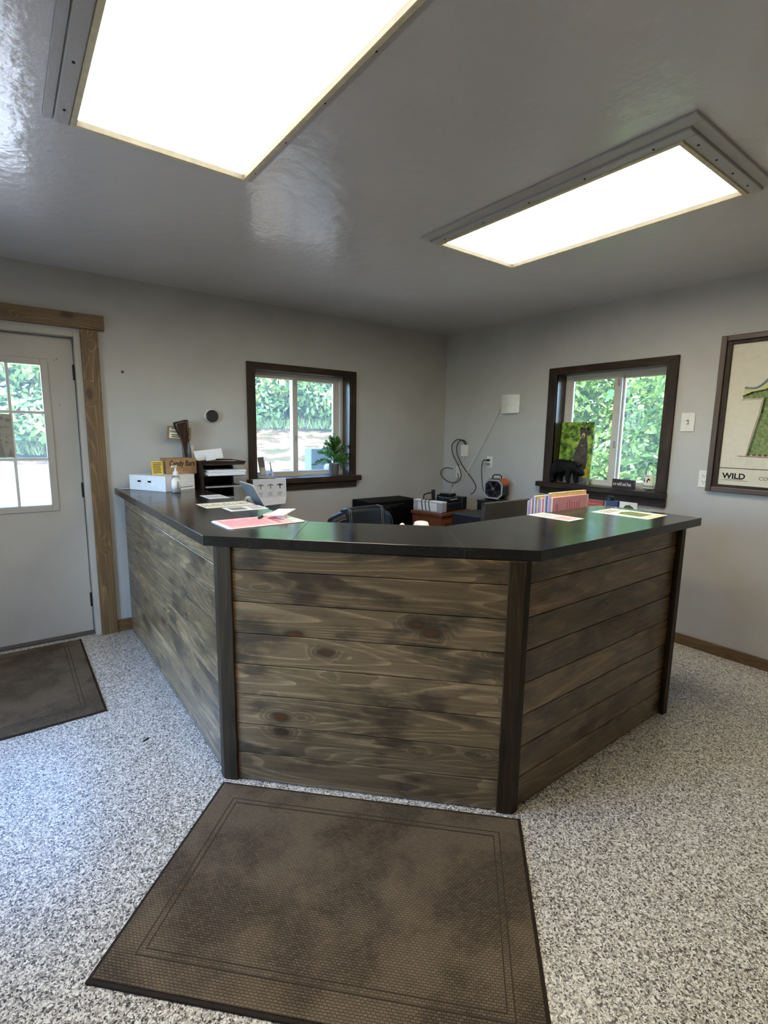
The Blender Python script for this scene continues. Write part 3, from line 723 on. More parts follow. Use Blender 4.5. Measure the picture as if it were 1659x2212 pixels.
def paper_stack(label, x0, y0, z0, w, d, n, th, seed):
    st = thing('paper_stack', label, 'papers', (x0, y0, z0)); r = random.Random(seed)
    for k in range(n):
        e, g = r.uniform(-.006, .006), r.uniform(-.006, .006)
        MB().box(e, g, k*th, w+e, d+g, (k+1)*th-.0004).build('sheet_bundle', 'paper', st)
paper_stack('thick stack of white papers on the second letter tray from the top', -2.600, -.355, WZ+.3905, .27, .24, 6, .0065, 4)
paper_stack('few white papers lying in the open top letter tray', -2.572, -.345, WZ+.4705, .24, .24, 2, .006, 5)
o = MB().box(-.105, 0, 0, .105, .003, .075, Matrix.Rotation(math.radians(-12), 4, 'X') @ Matrix.Rotation(math.radians(-6), 4, 'Y')).build('envelope', 'whitecoat', None, (-2.505, -.095, WZ+.492)); tag(o, 'white envelope leaning at the back of the top letter tray', 'envelope')
o = MB().box(-.035, 0, 0, .035, .002, .04, Matrix.Rotation(math.radians(-12), 4, 'X') @ Matrix.Rotation(math.radians(-6), 4, 'Y')).build('note_card', 'paper', None, (-2.505, -.125, WZ+.488)); tag(o, 'small pale note card in front of the white envelope', 'card')
# tablet seen from behind
t = thing('tablet_stand', 'silver tablet on a stand behind the counter, its back to the room', 'tablet', (-2.50, -.92, WZ), 0)
TT = at(-.008, 0, .30) @ Matrix.Rotation(math.radians(-5), 4, 'Z') @ Matrix.Rotation(math.radians(-28), 4, 'Y')
def rrect(w, h, r, n=4):
    out = []
    for cx_, cy_, a0 in ((w/2-r, h/2-r, 0), (-w/2+r, h/2-r, 90), (-w/2+r, -h/2+r, 180), (w/2-r, -h/2+r, 270)):
        for i in range(n+1):
            a = math.radians(a0+90*i/n); out.append((cx_+r*math.cos(a), cy_+r*math.sin(a)))
    return out
PL = Matrix(((0, 0, 1, 0), (1, 0, 0, 0), (0, 1, 0, 0), (0, 0, 0, 1)))   # poly (y,z) with thickness along x
MB().prism(rrect(.285, .195, .018), -.004, .004, TT @ PL).build('tablet_back', 'tabback', t, bevel=.001)
MB().prism(rrect(.289, .199, .02), .000, .0045, TT @ PL).build('rim', 'white', t)
MB().prism(rrect(.275, .185, .014), .004, .0052, TT @ PL).build('screen', 'bgloss', t)
q = MB(); q.box(-.03, .03, -.06, -.005, .095, .0, TT); q.build('clamp', 'cream', t, bevel=.005)
MB().tube([(-.035, .06, .28), (-.03, .05, .16), (-.0, .02, .01)], .012, 10, 5).build('stand_arm', 'silver', t, smooth=True)
MB().lathe([(.08, 0), (.08, .006), (.02, .014)], 24).build('stand_base', 'silver', t, smooth=True)
# mug, tan packet
t = thing('travel_cup', 'white lidded travel cup on the work surface before the brown cabinet', 'cup', (-1.785, -1.70, WZ))
MB().lathe([(.030, 0), (.032, .005), (.042, .16), (.043, .165)], 24).build('cup_body', 'white', t, smooth=True)
MB().lathe([(.046, .162), (.047, .170), (.044, .176), (.040, .186), (.030, .190)], 24).build('lid', 'whitecoat', t, smooth=True)
t = thing('snack_bag', 'small cream patterned bag beside the office chair', 'bag', (-1.935, -1.70, WZ), .4)
q = MB(); q.add([(-.05, -.03, 0), (.05, -.03, 0), (.05, .03, 0), (-.05, .03, 0), (-.055, -.035, .12), (.055, -.035, .12), (.055, .035, .12), (-.055, .035, .12), (-.03, -.008, .205), (.042, -.006, .20), (.042, .006, .20), (-.03, .008, .205)],
      [(3, 2, 1, 0), (0, 1, 5, 4), (1, 2, 6, 5), (2, 3, 7, 6), (3, 0, 4, 7), (4, 5, 9, 8), (5, 6, 10, 9), (6, 7, 11, 10), (7, 4, 8, 11), (8, 9, 10, 11)]); q.build('bag_body', 'cream', t, sub=2, smooth=True)
q = MB()
for k in range(6): q.lathe([(.006, 0), (.006, .002)], 8, T=at(-.03+.012*k, -.034, .10+.02*(k % 3)) @ FACE_A)
q.build('bag_print', 'card', t)

# office chair
t = thing('office_chair', 'black leather office chair with white stitching behind the counter', 'chair', (-1.845, -1.20, -.0), math.radians(4))
CH = Matrix.Rotation(math.radians(-6), 4, 'X')
MB().box(-.155, -.06, 0, .155, .05, .46, at(0, 0, .50) @ CH).build('back_cushion', 'leather', t, bevel=.035, seg=5, smooth=True)
for s_ in (-1, 1):
    xx = [(.14, .0), (.27, .03)]
    q = MB(); a, b2 = s_*.145, s_*.28
    q.add([(a, -.055, .50), (b2, -.02, .52), (b2, .06, .52), (a, .045, .50), (a, -.015, .945), (b2*.93, .02, .90), (b2*.93, .09, .90), (a, .085, .945)],
          [(0, 1, 2, 3), (4, 5, 6, 7), (0, 1, 5, 4), (1, 2, 6, 5), (2, 3, 7, 6), (3, 0, 4, 7)]); q.build('side_bolster', 'leather', t, bevel=.035, seg=5, smooth=True)
    for dx in (.128, .142):
        MB().tube([CH @ Vector((s_*dx, -.063, .02)) + Vector((0, 0, .5)), CH @ Vector((s_*dx, -.063, .41)) + Vector((0, 0, .5)), CH @ Vector((s_*dx, -.045, .452)) + Vector((0, 0, .5)), CH @ Vector((s_*dx, .0, .462)) + Vector((0, 0, .5))], .0011, 6, 4).build('stitching', 'stitch', t)
    MB().tube([(s_*.17, -.028, .90), (s_*.22, -.008, .885), (s_*.25, .003, .84), (s_*.262, .001, .76)], .0011, 6, 4).build('stitching', 'stitch', t)
    MB().tube([(s_*.30, .02, .62), (s_*.31, .22, .66), (s_*.31, .40, .66), (s_*.27, .42, .50)], .022, 10, 5).build('armrest', 'bplast', t, smooth=True)
MB().box(-.26, .02, .42, .26, .52, .52).build('seat', 'leather', t, bevel=.04, seg=4, smooth=True)
MB().lathe([(.03, .08), (.03, .42)], 14, c=(0, .27, 0)).build('gas_column', 'bplast', t)
for k in range(5):
    a = 2*math.pi*k/5+.3; e = Vector((math.cos(a)*.29, .27+math.sin(a)*.29, .07))
    MB().tube([(0, .27, .10), tuple(e)], .022, 8).build('base_leg', 'bplast', t)
    MB().lathe([(.012, .0), (.026, .008), (.026, .045), (.012, .052)], 12, c=(e.x, e.y, 0)).build('caster', 'bplast', t)
# black fridge
t = thing('mini_fridge', 'black compact fridge with glossy door against the back wall', 'fridge', (-.89, -.17, 0))
MB().box(-.28, -.10, .02, .28, .155, .835).build('cabinet', 'fridge', t, bevel=.006)
MB().box(-.298, -.15, .755, .298, -.10, .836).build('control_band', 'fridge', t, bevel=.004)
q = MB(); n = 10; pts = [(-.29+.58*i/n, -.13-.035*math.sin(math.pi*i/n)) for i in range(n+1)]
q.prism(pts + [(.29, -.102), (-.29, -.102)], .06, .752); q.build('door', 'bgloss', t, smooth=False, bevel=.002)
q = MB()
for k in range(3): q.box(-.25, -.1515, .80-.014*k, .1-.08*k, -.15, .804-.014*k)
q.build('vent_print', 'dgrey', t)
for sx_ in (-.25, .25):
    for sy_ in (-.08, .13): MB().lathe([(.018, 0), (.018, .021)], 10, c=(sx_, sy_, 0)).build('foot', 'bplast', t)
# brown cabinet
t = thing('wooden_cabinet', 'red-brown wooden cabinet in the room corner carrying the printer', 'cabinet', (-.775, -.815, 0), math.radians(10))
cw, cd, ch = .42, .33, .77
MB().box(0, 0, 0, cw, cd, ch-.03).build('body', 'cab', t, bevel=.003)
MB().box(-.012, -.012, ch-.03, cw+.012, cd+.012, ch).build('top', 'cab', t, bevel=.006)
for k in range(2):
    d2 = MB().box(.02, -.014, .06+k*.34, cw-.02, -.001, .37+k*.34).build('drawer', 'cab', t, bevel=.005)
    MB().tube([(cw/2-.05, -.016, .23+k*.34), (cw/2-.05, -.04, .23+k*.34), (cw/2+.05, -.04, .23+k*.34), (cw/2+.05, -.016, .23+k*.34)], .005, 8).build('handle', 'dgrey', d2)
cabT = Matrix.Translation((-.775, -.815, .77)) @ Matrix.Rotation(math.radians(10), 4, 'Z')
def cabp(x, y, z=0): v = cabT @ Vector((x, y, z)); return (v.x, v.y, v.z)
# power bar
t = thing('power_bar', 'grey and silver power bar wrapped with black leads on the brown cabinet edge', 'power strip', cabp(.045, .015, .0), math.radians(10))
q = MB(); q.prism(rrect(.32, .095, .012), -.035, .035, at(0, .155, .048) @ Matrix(((0, 0, 1, 0), (1, 0, 0, 0), (0, 1, 0, 0), (0, 0, 0, 1)))); q.build('housing', 'silver', t, bevel=.003)
q = MB(); q.box(-.0375, .05, .012, -.035, .26, .082); q.build('face_panel', 'white', t)
q = MB(); q.box(-.036, -.006, .088, .036, .316, .098); q.build('top_cap', 'whitecoat', t, bevel=.003)
for k, yy in enumerate((.12, .16, .20)):
    q = MB(); q.tube([(-.040, yy, .006), (-.0415, yy+.01, .05), (-.040, yy+.015, .097), (0, yy+.02, .102), (.04, yy+.02, .095)], .0035, 6, 5); q.build('lead', 'rubber', t)
# printer
t = thing('inkjet_printer', 'low black printer with raised paper rail on the brown cabinet', 'printer', cabp(.125, .035, 0), math.radians(10))
MB().box(.0, .0, .004, .28, .285, .075).build('printer_body', 'bplast', t, bevel=.008)
MB().box(.01, .01, .075, .21, .275, .082).build('scanner_lid', 'bgloss', t, bevel=.004)
MB().box(.215, -.008, .0, .290, .285, .115).build('cartridge_tower', 'bplast', t, bevel=.006)
MB().tube([(.0, .27, .07), (.0, .27, .115), (.02, .272, .132), (.09, .274, .138), (.15, .275, .138)], .006, 8, 5).build('paper_rail', 'bplast', t, smooth=True)
MB().box(.135, .262, .08, .165, .288, .165).build('rail_stop', 'bplast', t, bevel=.006)
# router/phone tangle on the printer
t = thing('network_router', 'small black router with silver trim on top of the printer, leads plugged in', 'router', cabp(.265, .13, .0825), math.radians(14))
MB().box(-.065, -.06, .0, .065, .06, .028).build('router_body', 'bplast', t, bevel=.008)
MB().box(-.070, -.066, .028, .070, .062, .036).build('silver_trim', 'steel', t, bevel=.003)
MB().box(-.060, -.05, .036, .055, .06, .066).build('router_body', 'bgloss', t, bevel=.008)
q = MB()
for k in range(6): q.box(-.055+k*.019, -.0665, .010, -.043+k*.019, -.06, .020)
q.build('ports', 'silver', t)
t = thing('storage_bin', 'matt black box standing on the floor right of the brown cabinet', 'box', (-.612, -1.06, 0), math.radians(4))
MB().box(-.16, -.13, 0, .17, .13, .80).build('case', 'bplast', t, bevel=.006)
MB().box(-.13, -.134, .70, .10, -.13, .74).build('vent_panel', 'bgloss', t)
# fan on a black storage box
t = thing('storage_box', 'low black storage box on the side table carrying the fan', 'box', (-.15, -.88, WZ))
MB().box(-.12, -.15, 0, .12, .13, .10).build('box_body', 'bplast', t, bevel=.004)
MB().box(-.125, -.155, .10, .125, .135, .112).build('lid', 'bplast', t, bevel=.003)
fz = WZ+.1125
t = thing('portable_fan', 'black octagonal portable fan with orange corner and carrying handle', 'fan', (-.15, -.855, fz), math.radians(-78))
def octa(w, h, c): return [(w-c, -h), (w, -h+c), (w, h-c), (w-c, h), (-w+c, h), (-w, h-c), (-w, -h+c), (-w+c, -h)]
YP = Matrix(((1, 0, 0, 0), (0, 0, -1, 0), (0, 1, 0, 0), (0, 0, 0, 1)))     # poly (x,z), thickness towards -y
zc_ = .105
MB().prism(octa(.098, .092, .042), -.075, .035, at(0, 0, zc_) @ YP).build('housing', 'bplast', t, bevel=.005)
q = MB(); oo, ii = octa(.094, .088, .04), octa(.082, .076, .034)
T_ = at(0, 0, zc_) @ YP
for k in range(8):
    k2 = (k+1) % 8; q.prism([oo[k], oo[k2], ii[k2], ii[k]], .035, .045, T_)
q.build('front_ring', 'silver', t)
q = MB()
for k in range(5):
    a = 2*math.pi*k/5; q.prism([(math.cos(a)*.018, math.sin(a)*.018), (math.cos(a-.1)*.072, math.sin(a-.1)*.072), (math.cos(a+.75)*.072, math.sin(a+.75)*.072), (math.cos(a+.6)*.018, math.sin(a+.6)*.018)], .036, .038, T_)
q.build('blades', 'bgloss', t)
q = MB()
for k in range(16):
    a = math.pi*k/16; q.tube([T_ @ Vector((math.cos(a)*.082, math.sin(a)*.076, .043)), T_ @ Vector((-math.cos(a)*.082, -math.sin(a)*.076, .043))], .0008, 5)
q.build('grille', 'bplast', t)
MB().lathe([(.018, .044), (.018, .05), (.01, .053)], 16, T=T_).build('hub', 'dgrey', t, smooth=True)
q = MB(); q.prism([(.050, .093), (.058, .093), (.0995, .053), (.0995, .036), (.0985, .036), (.0985, .050), (.056, .0925)], -.076, .036, T_); q.prism([(.054, .0935), (.0995, .0505), (.1005, .053), (.056, .0965)], -.073, .0355, T_); q.build('orange_corner', 'orange', t)
MB().tube([(-.045, .02, zc_+.09), (-.04, .02, zc_+.118), (-.025, .02, zc_+.128), (.03, .02, zc_+.128), (.045, .02, zc_+.118), (.05, .02, zc_+.09)], .006, 8).build('handle', 'bplast', t, smooth=True)
for s_ in (-.06, .06): MB().box(s_-.018, -.045, 0, s_+.018, .075, .016).build('foot', 'bplast', t, bevel=.003)
# monitor back
t = thing('computer_monitor', 'grey computer monitor seen from behind, over the right leg of the counter', 'monitor', (-1.175, -1.84, WZ))
TL_ = Matrix.Rotation(math.radians(5), 4, 'X')
MB().box(-.255, -.012, .045, .245, .012, .296, TL_).build('back_shell', 'dgrey', t, bevel=.004)
MB().box(-.252, .012, .048, .242, .016, .293, TL_).build('screen', 'bgloss', t)
MB().box(-.257, -.009, .04, -.255, .015, .297, TL_).build('side_edge', 'steel', t)
MB().box(-.03, -.05, .006, .03, -.008, .16).build('stand_neck', 'dgrey', t, bevel=.004)
MB().box(-.11, -.08, 0, .11, .06, .007).build('stand_base', 'dgrey', t, bevel=.003)
# file sorter with coloured folders
t = thing('file_sorter', 'black wire file sorter inside the counter holding upright paper bundles', 'file sorter', (-1.11, -2.14, WZ), math.radians(0))
MB().box(-.15, -.085, 0, .29, .14, .012).build('tray', 'bplast', t, bevel=.002)
for k in range(9):
    MB().tube([(-.10, -.0665+k*.0205, .012), (-.10, -.0665+k*.0205, .20), (.24, -.0665+k*.0205, .20), (.24, -.0665+k*.0205, .012)], .0006, 6).build('divider', 'bplast', t)
cols = ['pink', 'yellp', 'bluep', 'pink', 'bluep', 'yellp', 'bluep', 'cream']
names = ['pink', 'pale yellow', 'blue', 'pink', 'blue', 'pale yellow', 'blue', 'cream']
for k in range(8):
    xx = -.112 - .004*k + .006*((k*5) % 3); hh = .345-.006*k+.010*((k*3) % 4)-.006
    y0_ = -2.205+k*.0205
    bt = thing('paper_bundle', ['pink paper bundle with red handwriting at the front of the upright forms', 'pale yellow paper bundle directly behind the front pink one', 'blue paper bundle, third from the front of the upright forms', 'pink paper bundle in the middle of the upright forms', 'blue paper bundle behind the middle pink one', 'pale yellow paper bundle, third from the back of the forms', 'blue paper bundle, second from the back of the forms', 'cream paper bundle at the back of the upright forms'][k], 'papers', (-1.11, y0_, WZ+.0125), 0, 'upright coloured forms')
    MB().box(xx, 0, 0, xx+.365, .019, hh).build('forms', cols[k], bt, bevel=.001)
    for s2 in range(3): MB().box(xx-.004, .001+.006*s2, .0, xx-.0002, .006+.006*s2, hh-.004).build('form_edges', ['paper', 'pink', 'bluep'][(s2+k) % 3], bt)
    if k == 0:
        q = MB()
        for (px_, pz_, hgt) in ((.03, .25, .05), (.045, .25, .05), (.14, .25, .055), (.165, .26, .05), (.19, .25, .055), (.215, .26, .04), (.24, .25, .05), (.265, .255, .05)):
            q.box(xx+px_, -.0006, pz_, xx+px_+.006, 0, pz_+hgt, None)
        o = q.build('handwriting', 'pinkd', bt); o['kind'] = 'stuff'
        MB().box(xx+.350, -.0008, .01, xx+.365, 0, hh-.002).build('edge_strip', 'cream', bt)
# cards on the side table
for nm, lab, mt, x, y, w_, h_ in (('red_folder', 'red folder standing on the side table under the window', 'red', -.30, -1.93, .125, .243),):
    t = thing(nm, lab, 'folder', (x, y, WZ), math.radians(-90)); MB().box(-w_/2, 0, 0, w_/2, .02, h_).build('cover', mt, t, bevel=.001)
    q = MB(); lines(q, -w_/2+.01, w_/2-.01, .12, .23, 5, .25, at(0, -.0001, 0) @ FACE_A, .1, 8); q.build('print', 'pinkd', t)
t = thing('blue_box', 'dark blue carton with a round black top beside the red folder', 'box', (-.30, -2.055, WZ), math.radians(-90))
MB().box(-.045, 0, 0, .045, .05, .255).build('carton_body', 'dblue', t, bevel=.002); MB().lathe([(.03, .2555), (.03, .275), (.02, .285)], 16, c=(-.025, .025, 0)).build('round_top', 'bplast', t)
t = thing('photo_print', 'white photo print standing rightmost under the window sill', 'print', (-.30, -2.175, WZ), math.radians(-90))
MB().box(-.062, 0, 0, .062, .006, .258).build('card', 'paper', t); q = MB(); q.prism([(-.04, .20), (.05, .20), (.035, .225), (.01, .24), (-.02, .235)], 0, .0005, FACE_A); q.build('picture', 'mapdark', t)

# ------------------------------------------------------------ things on the back wall / window 1
t = thing('thermostat', 'round black thermostat with white ring on the back wall', 'thermostat', (-2.451, 0, 1.556))
MB().lathe([(.052, 0), (.052, .010), (.047, .014)], 36, T=FACE_A).build('base_ring', 'white', t, smooth=False)
MB().lathe([(.044, .014), (.046, .018), (.046, .030), (.040, .034)], 36, T=FACE_A).build('dial', 'bplast', t, smooth=False)
t = thing('wall_nail', 'small dark nail in the back wall right of the door casing', 'nail', (-3.048, 0, 1.834))
MB().lathe([(.003, 0), (.003, .012), (.008, .013), (.008, .015)], 10, T=FACE_A).build('nail', 'hinge', t)
# cordless phone
SZ = 1.06
t = thing('cordless_phone', 'silver cordless phone in its cradle on the left end of the back window sill', 'telephone', (-2.01, .015, SZ), math.radians(-25))
q = MB(); q.add([(-.06, -.045, 0), (.07, -.045, 0), (.07, .05, 0), (-.06, .05, 0), (-.055, -.040, .022), (.062, -.040, .022), (.055, .05, .065), (-.05, .05, .065)], [(3, 2, 1, 0), (0, 1, 5, 4), (1, 2, 6, 5), (2, 3, 7, 6), (3, 0, 4, 7), (4, 5, 6, 7)]); q.build('cradle', 'silver', t, bevel=.004)
MB().box(-.065, -.05, 0, .075, .055, .008).build('cradle_foot', 'bplast', t, bevel=.003)
HT = at(-.02, -.005, .022) @ Matrix.Rotation(math.radians(-16), 4, 'X') @ Matrix.Rotation(math.radians(-8), 4, 'Y')
hs_ = MB().box(-.025, -.012, 0, .025, .014, .16, HT).build('handset', 'silver', t, bevel=.008, seg=3)
MB().box(-.021, -.0135, .07, .021, -.0118, .152, HT).build('handset_screen', 'bplast', hs_, bevel=.001)
MB().lathe([(.012, 0), (.012, .003)], 16, T=HT @ at(0, -.012, .055) @ FACE_A).build('handset_button', 'dgrey', hs_)
MB().lathe([(.011, 0), (.011, .004)], 16, T=at(.035, -.03, .035) @ Matrix.Rotation(math.radians(40), 4, 'X') @ FACE_A).build('cradle_button', 'steel', t)
MB().tube([(.045, .045, .05), (.035, .05, .13)], .005, 8, r_end=.003).build('antenna', 'bplast', t)
# hanging instruction sheet
t = thing('instruction_sheet', 'white sheet with three sketched diagrams hanging over the back window sill', 'paper', (-2.01, -.066, SZ-.03))
q = MB(); q.add([(-.15, 0, .0322), (.142, 0, .0322), (.142, -.004, -.12), (-.14, -.004, -.125), (.12, -.028, -.175), (-.12, -.03, -.185), (-.15, .03, .0322), (.142, .03, .0322)], [(0, 1, 2, 3), (3, 2, 4, 5), (6, 7, 1, 0)])
o = q.build('sheet', 'paper', t); sm = o.modifiers.new('s', 'SOLIDIFY'); sm.thickness = .001
q = MB()
for k in range(3):
    xo = -.085+.085*k; TT2 = at(xo, -.0042, -.025) @ FACE_A
    q.m('gink' if k < 2 else 'ink'); q.prism([(-.032, .0), (-.02, .012), (0, .018), (.02, .012), (.032, 0), (.006, .005), (.003, -.025), (-.003, -.025), (-.006, .005)], 0, .0008, TT2)
    q.m('gink'); lines(q, -.022, .022, -.085, -.05, 4, .35, TT2, .3, k)
q.build('print', None, t)
# potted fern
t = thing('potted_plant', 'small green artificial fir sprig in a shiny metal pot on the back window sill', 'plant', (-1.335, .045, SZ))
MB().lathe([(.036, 0), (.039, .004), (.053, .105), (.056, .108), (.056, .112), (.050, .112), (.046, .085)], 28).build('pot', 'pot', t, smooth=True)
MB().lathe([(.047, .08), (.047, .086)], 20).build('soil', 'bark', t)
ms, mf = MB(), MB(); r = random.Random(5)
def frond(base, direc, L, droop):
    pts = []
    for i in range(8):
        f = i/7; p = Vector(base) + Vector(direc)*L*f + Vector((0, 0, -droop*f*f*L)); pts.append(p)
    ms.tube(pts, .0015, 5)
    for i in range(1, 8):
        for j_ in range(12):
            f = (i+j_/12-.5)/7; f = min(1, max(.05, f)); k0 = min(6, int(f*7)); p = pts[k0].lerp(pts[k0+1], f*7-k0)
            d = (pts[k0+1]-pts[k0]).normalized(); a = r.random()*6.28; o_ = d.orthogonal().normalized(); o_ = Matrix.Rotation(a, 3, d) @ o_
            tip = p + (o_*.8+d*.6)*(.036*(1-.5*f)+.010); w = d.cross(o_)*.0042
            mf.add([p-w*.4, (p+tip)/2-w, tip, (p+tip)/2+w], [(0, 1, 2, 3)])
for k in range(22):
    a = k*2.399; el = .25+.75*(k/22); h0 = .10+.15*(k/22)
    dv = Vector((math.cos(a)*(1.15-el), math.sin(a)*(1.0-el)*.5, el*.75)).normalized()
    frond((0, 0, h0), dv, .20-.05*(k/22), .35)
frond((0, 0, .1), (0, 0, 1), .27, 0); frond((0, 0, .2), (-.25, -.05, 1), .17, .1)
ms.build('stem', 'bark', t); o = mf.build('foliage', 'leafP', t); o['kind'] = 'stuff'

# ------------------------------------------------------------ things on / at window 2
B = struct  # (local frame there: x runs to the viewer's right along the wall, y into the wall)
SZ2 = 1.057; RB = -math.pi/2
t = thing('bear_picture', 'printed picture of a standing black bear leaning in the right window', 'picture', (.062, -1.350, SZ2), RB)
PT = Matrix.Rotation(math.radians(-3), 4, 'X')
pg = NT('picture_green'); co = pg.coord(); nz = pg.N('TexNoise', inp={0: co, 'Scale': 16, 'Detail': 6, 'Roughness': .7}).outputs[0]
pg.bsdf(pg.ramp(nz, [(.30, lin('#1a280f')), (.43, lin('#3d5c1c')), (.53, lin('#86a432')), (.65, lin('#b8c860'))]), .5, .3); MT['picgreen'] = pg.m
cv = MB().box(0, 0, 0, .30, .016, .505, PT).build('canvas', 'picgreen', t)
PF = PT @ at(0, -.0004, 0) @ FACE_A
MT['bearbrown'] = plain('bear_fur_print', '#4d443c', .6, .2, vary=.2, scale=50); MT['bearmuz'] = plain('bear_muzzle_print', '#b49a76', .6, .2)
MT['rockp'] = plain('stone_print', '#7d746c', .6, .2, vary=.3, scale=40)
def ell(cx_, cy_, rx, ry, n=18, rot=0): return [(cx_+rx*math.cos(2*math.pi*i/n)*math.cos(rot)-ry*math.sin(2*math.pi*i/n)*math.sin(rot), cy_+rx*math.cos(2*math.pi*i/n)*math.sin(rot)+ry*math.sin(2*math.pi*i/n)*math.cos(rot)) for i in range(n)]
q = MB(); q.m('rockp').prism([(.0, 0), (.30, 0), (.30, .05), (.2, .055), (.1, .06), (0, .05)], 0, .0003, PF)
q.m('yellow').prism([(.16, .055), (.27, .05), (.28, .12), (.2, .14)], 0, .0004, PF)
q.m('bearbrown').prism([(.148, .06), (.235, .06), (.24, .14), (.262, .25), (.255, .33), (.235, .385), (.195, .385), (.172, .33), (.148, .26), (.143, .14)], 0, .0006, PF)
q.prism(ell(.213, .418, .036, .043), 0, .0008, PF); q.m('black'); q.prism(ell(.188, .448, .015, .017), 0, .0007, PF); q.prism(ell(.243, .446, .015, .017), 0, .0007, PF)
q.m('bearbrown').prism(ell(.16, .19, .018, .075, rot=.12), 0, .0009, PF); q.prism(ell(.245, .19, .018, .075, rot=-.05), 0, .0009, PF)
q.m('bearmuz').prism(ell(.210, .398, .016, .021), 0, .0011, PF); q.m('black').prism(ell(.209, .390, .008, .006), 0, .0013, PF)
q.prism(ell(.196, .425, .004, .004, 8), 0, .0011, PF); q.prism(ell(.228, .424, .004, .004, 8), 0, .0011, PF)
q.m('bearmuz').prism([(.195, .325), (.205, .305), (.218, .325), (.206, .315)], 0, .0009, PF)
q.build('bear_print', None, t)
# bear figurine
def skin_body(name, joints, edges, mat, parent, T, sub=2, rs=1.0):
    me = bpy.data.meshes.new(name); me.from_pydata([tuple(T @ Vector(j[:3])) for j in joints], edges, [])
    o = bpy.data.objects.new(name, me); C.objects.link(o)
    o.modifiers.new('skin', 'SKIN')
    for i, j in enumerate(joints):
        sv = me.skin_vertices[0].data[i]; sv.radius = (j[3]*rs, j[3]*rs); sv.use_root = (i == 0)
    o.modifiers['skin'].use_smooth_shade = True
    s_ = o.modifiers.new('sub', 'SUBSURF'); s_.levels = sub; s_.render_levels = sub
    bake(o); o.data.materials.clear(); o.data.materials.append(MT[mat])
    o.data.polygons.foreach_set('use_smooth', [True]*len(o.data.polygons))
    if parent: o.parent = parent
    return o
t = thing('bear_figurine', 'black bear figurine walking to the right before the bear picture', 'figurine', (-.002, -1.475, SZ2), RB+math.radians(-8))
J = [(-.02, 0, .118, .047), (-.085, 0, .116, .050), (-.130, 0, .098, .038), (.04, 0, .120, .045), (.085, 0, .114, .040), (.125, 0, .100, .030), (.158, 0, .090, .030), (.186, 0, .076, .018), (.205, 0, .068, .011), (-.160, 0, .076, .014)]
E_ = [(0, 1), (1, 2), (2, 9), (0, 3), (3, 4), (4, 5), (5, 6), (6, 7), (7, 8)]
for s_, fx, hx in ((-1, .055, -.125), (1, .085, -.095)):
    n0 = len(J); J += [(fx+.01, s_*.030, .085, .026), (fx, s_*.032, .045, .019), (fx+.004, s_*.032, .016, .017), (fx+.025, s_*.032, .012, .012)]; E_ += [(3 if s_ < 0 else 4, n0), (n0, n0+1), (n0+1, n0+2), (n0+2, n0+3)]
    n0 = len(J); J += [(hx+.012, s_*.032, .080, .032), (hx-.006, s_*.034, .042, .020), (hx, s_*.034, .016, .017), (hx+.022, s_*.034, .012, .012)]; E_ += [(1, n0), (n0, n0+1), (n0+1, n0+2), (n0+2, n0+3)]
skin_body('body', J, E_, 'bearblk', t, Matrix.Diagonal((.90, 1.0, 1.22, 1)), sub=3, rs=1.14)
for s_ in (-1, 1): MB().lathe([(.004, -.012), (.012, -.004), (.013, .004), (.006, .012)], 10, T=at(.128, s_*.024, .160) @ FACE_A).build('ear', 'bearblk', t, smooth=True)
# wooden sign
t = thing('wooden_sign', 'small dark wooden block sign reading are wild and free', 'sign', (.03, -1.865, SZ2), RB+math.radians(-6))
MB().box(0, 0, 0, .182, .022, .068).build('block', 'traywood', t, bevel=.002)
text('lettering', 'are wild and free', .040, 'paper', t, at(.008, -.0003, .020) @ FACE_A, shear=.25, sx=.55)
# donation jar
t = thing('donation_jar', 'square-shouldered glass donation jar with a bear label at the right end of the sill', 'jar', (.075, -2.142, SZ2), RB)
MB().lathe([(.046, 0), (.052, .006), (.053, .012), (.053, .145), (.045, .168), (.040, .172), (.040, .198), (.043, .200), (.043, .206), (.0385, .206), (.0385, .172), (.0505, .145), (.0505, .012), (.044, .006)], 32).build('jar_glass', 'jarg', t, smooth=True)
JT = at(0, 0, 0) @ Matrix.Rotation(math.radians(-14), 4, 'Z')
q = MB(); n = 14; a0, a1 = math.radians(-58), math.radians(58)
vs1 = []
for i in range(n+1):
    a = a0+(a1-a0)*i/n
    for rr, zz in ((.0533, .018), (.0533, .118), (.0538, .118), (.0538, .018)): vs1.append(JT @ Vector((math.sin(a)*rr, -math.cos(a)*rr, zz)))
fs1 = []
for i in range(n):
    for k in range(4): fs1.append((i*4+k, i*4+(k+1) % 4, (i+1)*4+(k+1) % 4, (i+1)*4+k))
q.add(vs1, fs1 + [(0, 1, 2, 3), (n*4+3, n*4+2, n*4+1, n*4)]); q.build('jar_label', 'cream', t)
text('lettering', 'Donations', .026, 'black', t, JT @ at(0, 0, .026), offset=.0004, align='CENTER', wrap=.0539, sx=.92)
text('lettering', 'BEAR', .012, 'black', t, JT @ at(0, 0, .103), align='CENTER', wrap=.0539, sx=1.2)
bp = [(-.026, .060), (-.018, .060), (-.016, .070), (.002, .070), (.004, .060), (.012, .060), (.011, .074), (.018, .078), (.027, .074), (.028, .080), (.022, .088), (.014, .092), (-.004, .094), (-.022, .092), (-.028, .082)]
q = MB(); nb = len(bp); vv = []
for rr in (.0539, .0543):
    for (x_, z_) in bp: a = x_/.0539; vv.append(JT @ Vector((math.sin(a)*rr, -math.cos(a)*rr, z_)))
q.add(vv, [tuple(range(nb)), tuple(range(2*nb-1, nb-1, -1))] + [(i, (i+1) % nb, nb+(i+1) % nb, nb+i) for i in range(nb)]); q.build('bear_emblem', 'black', t)

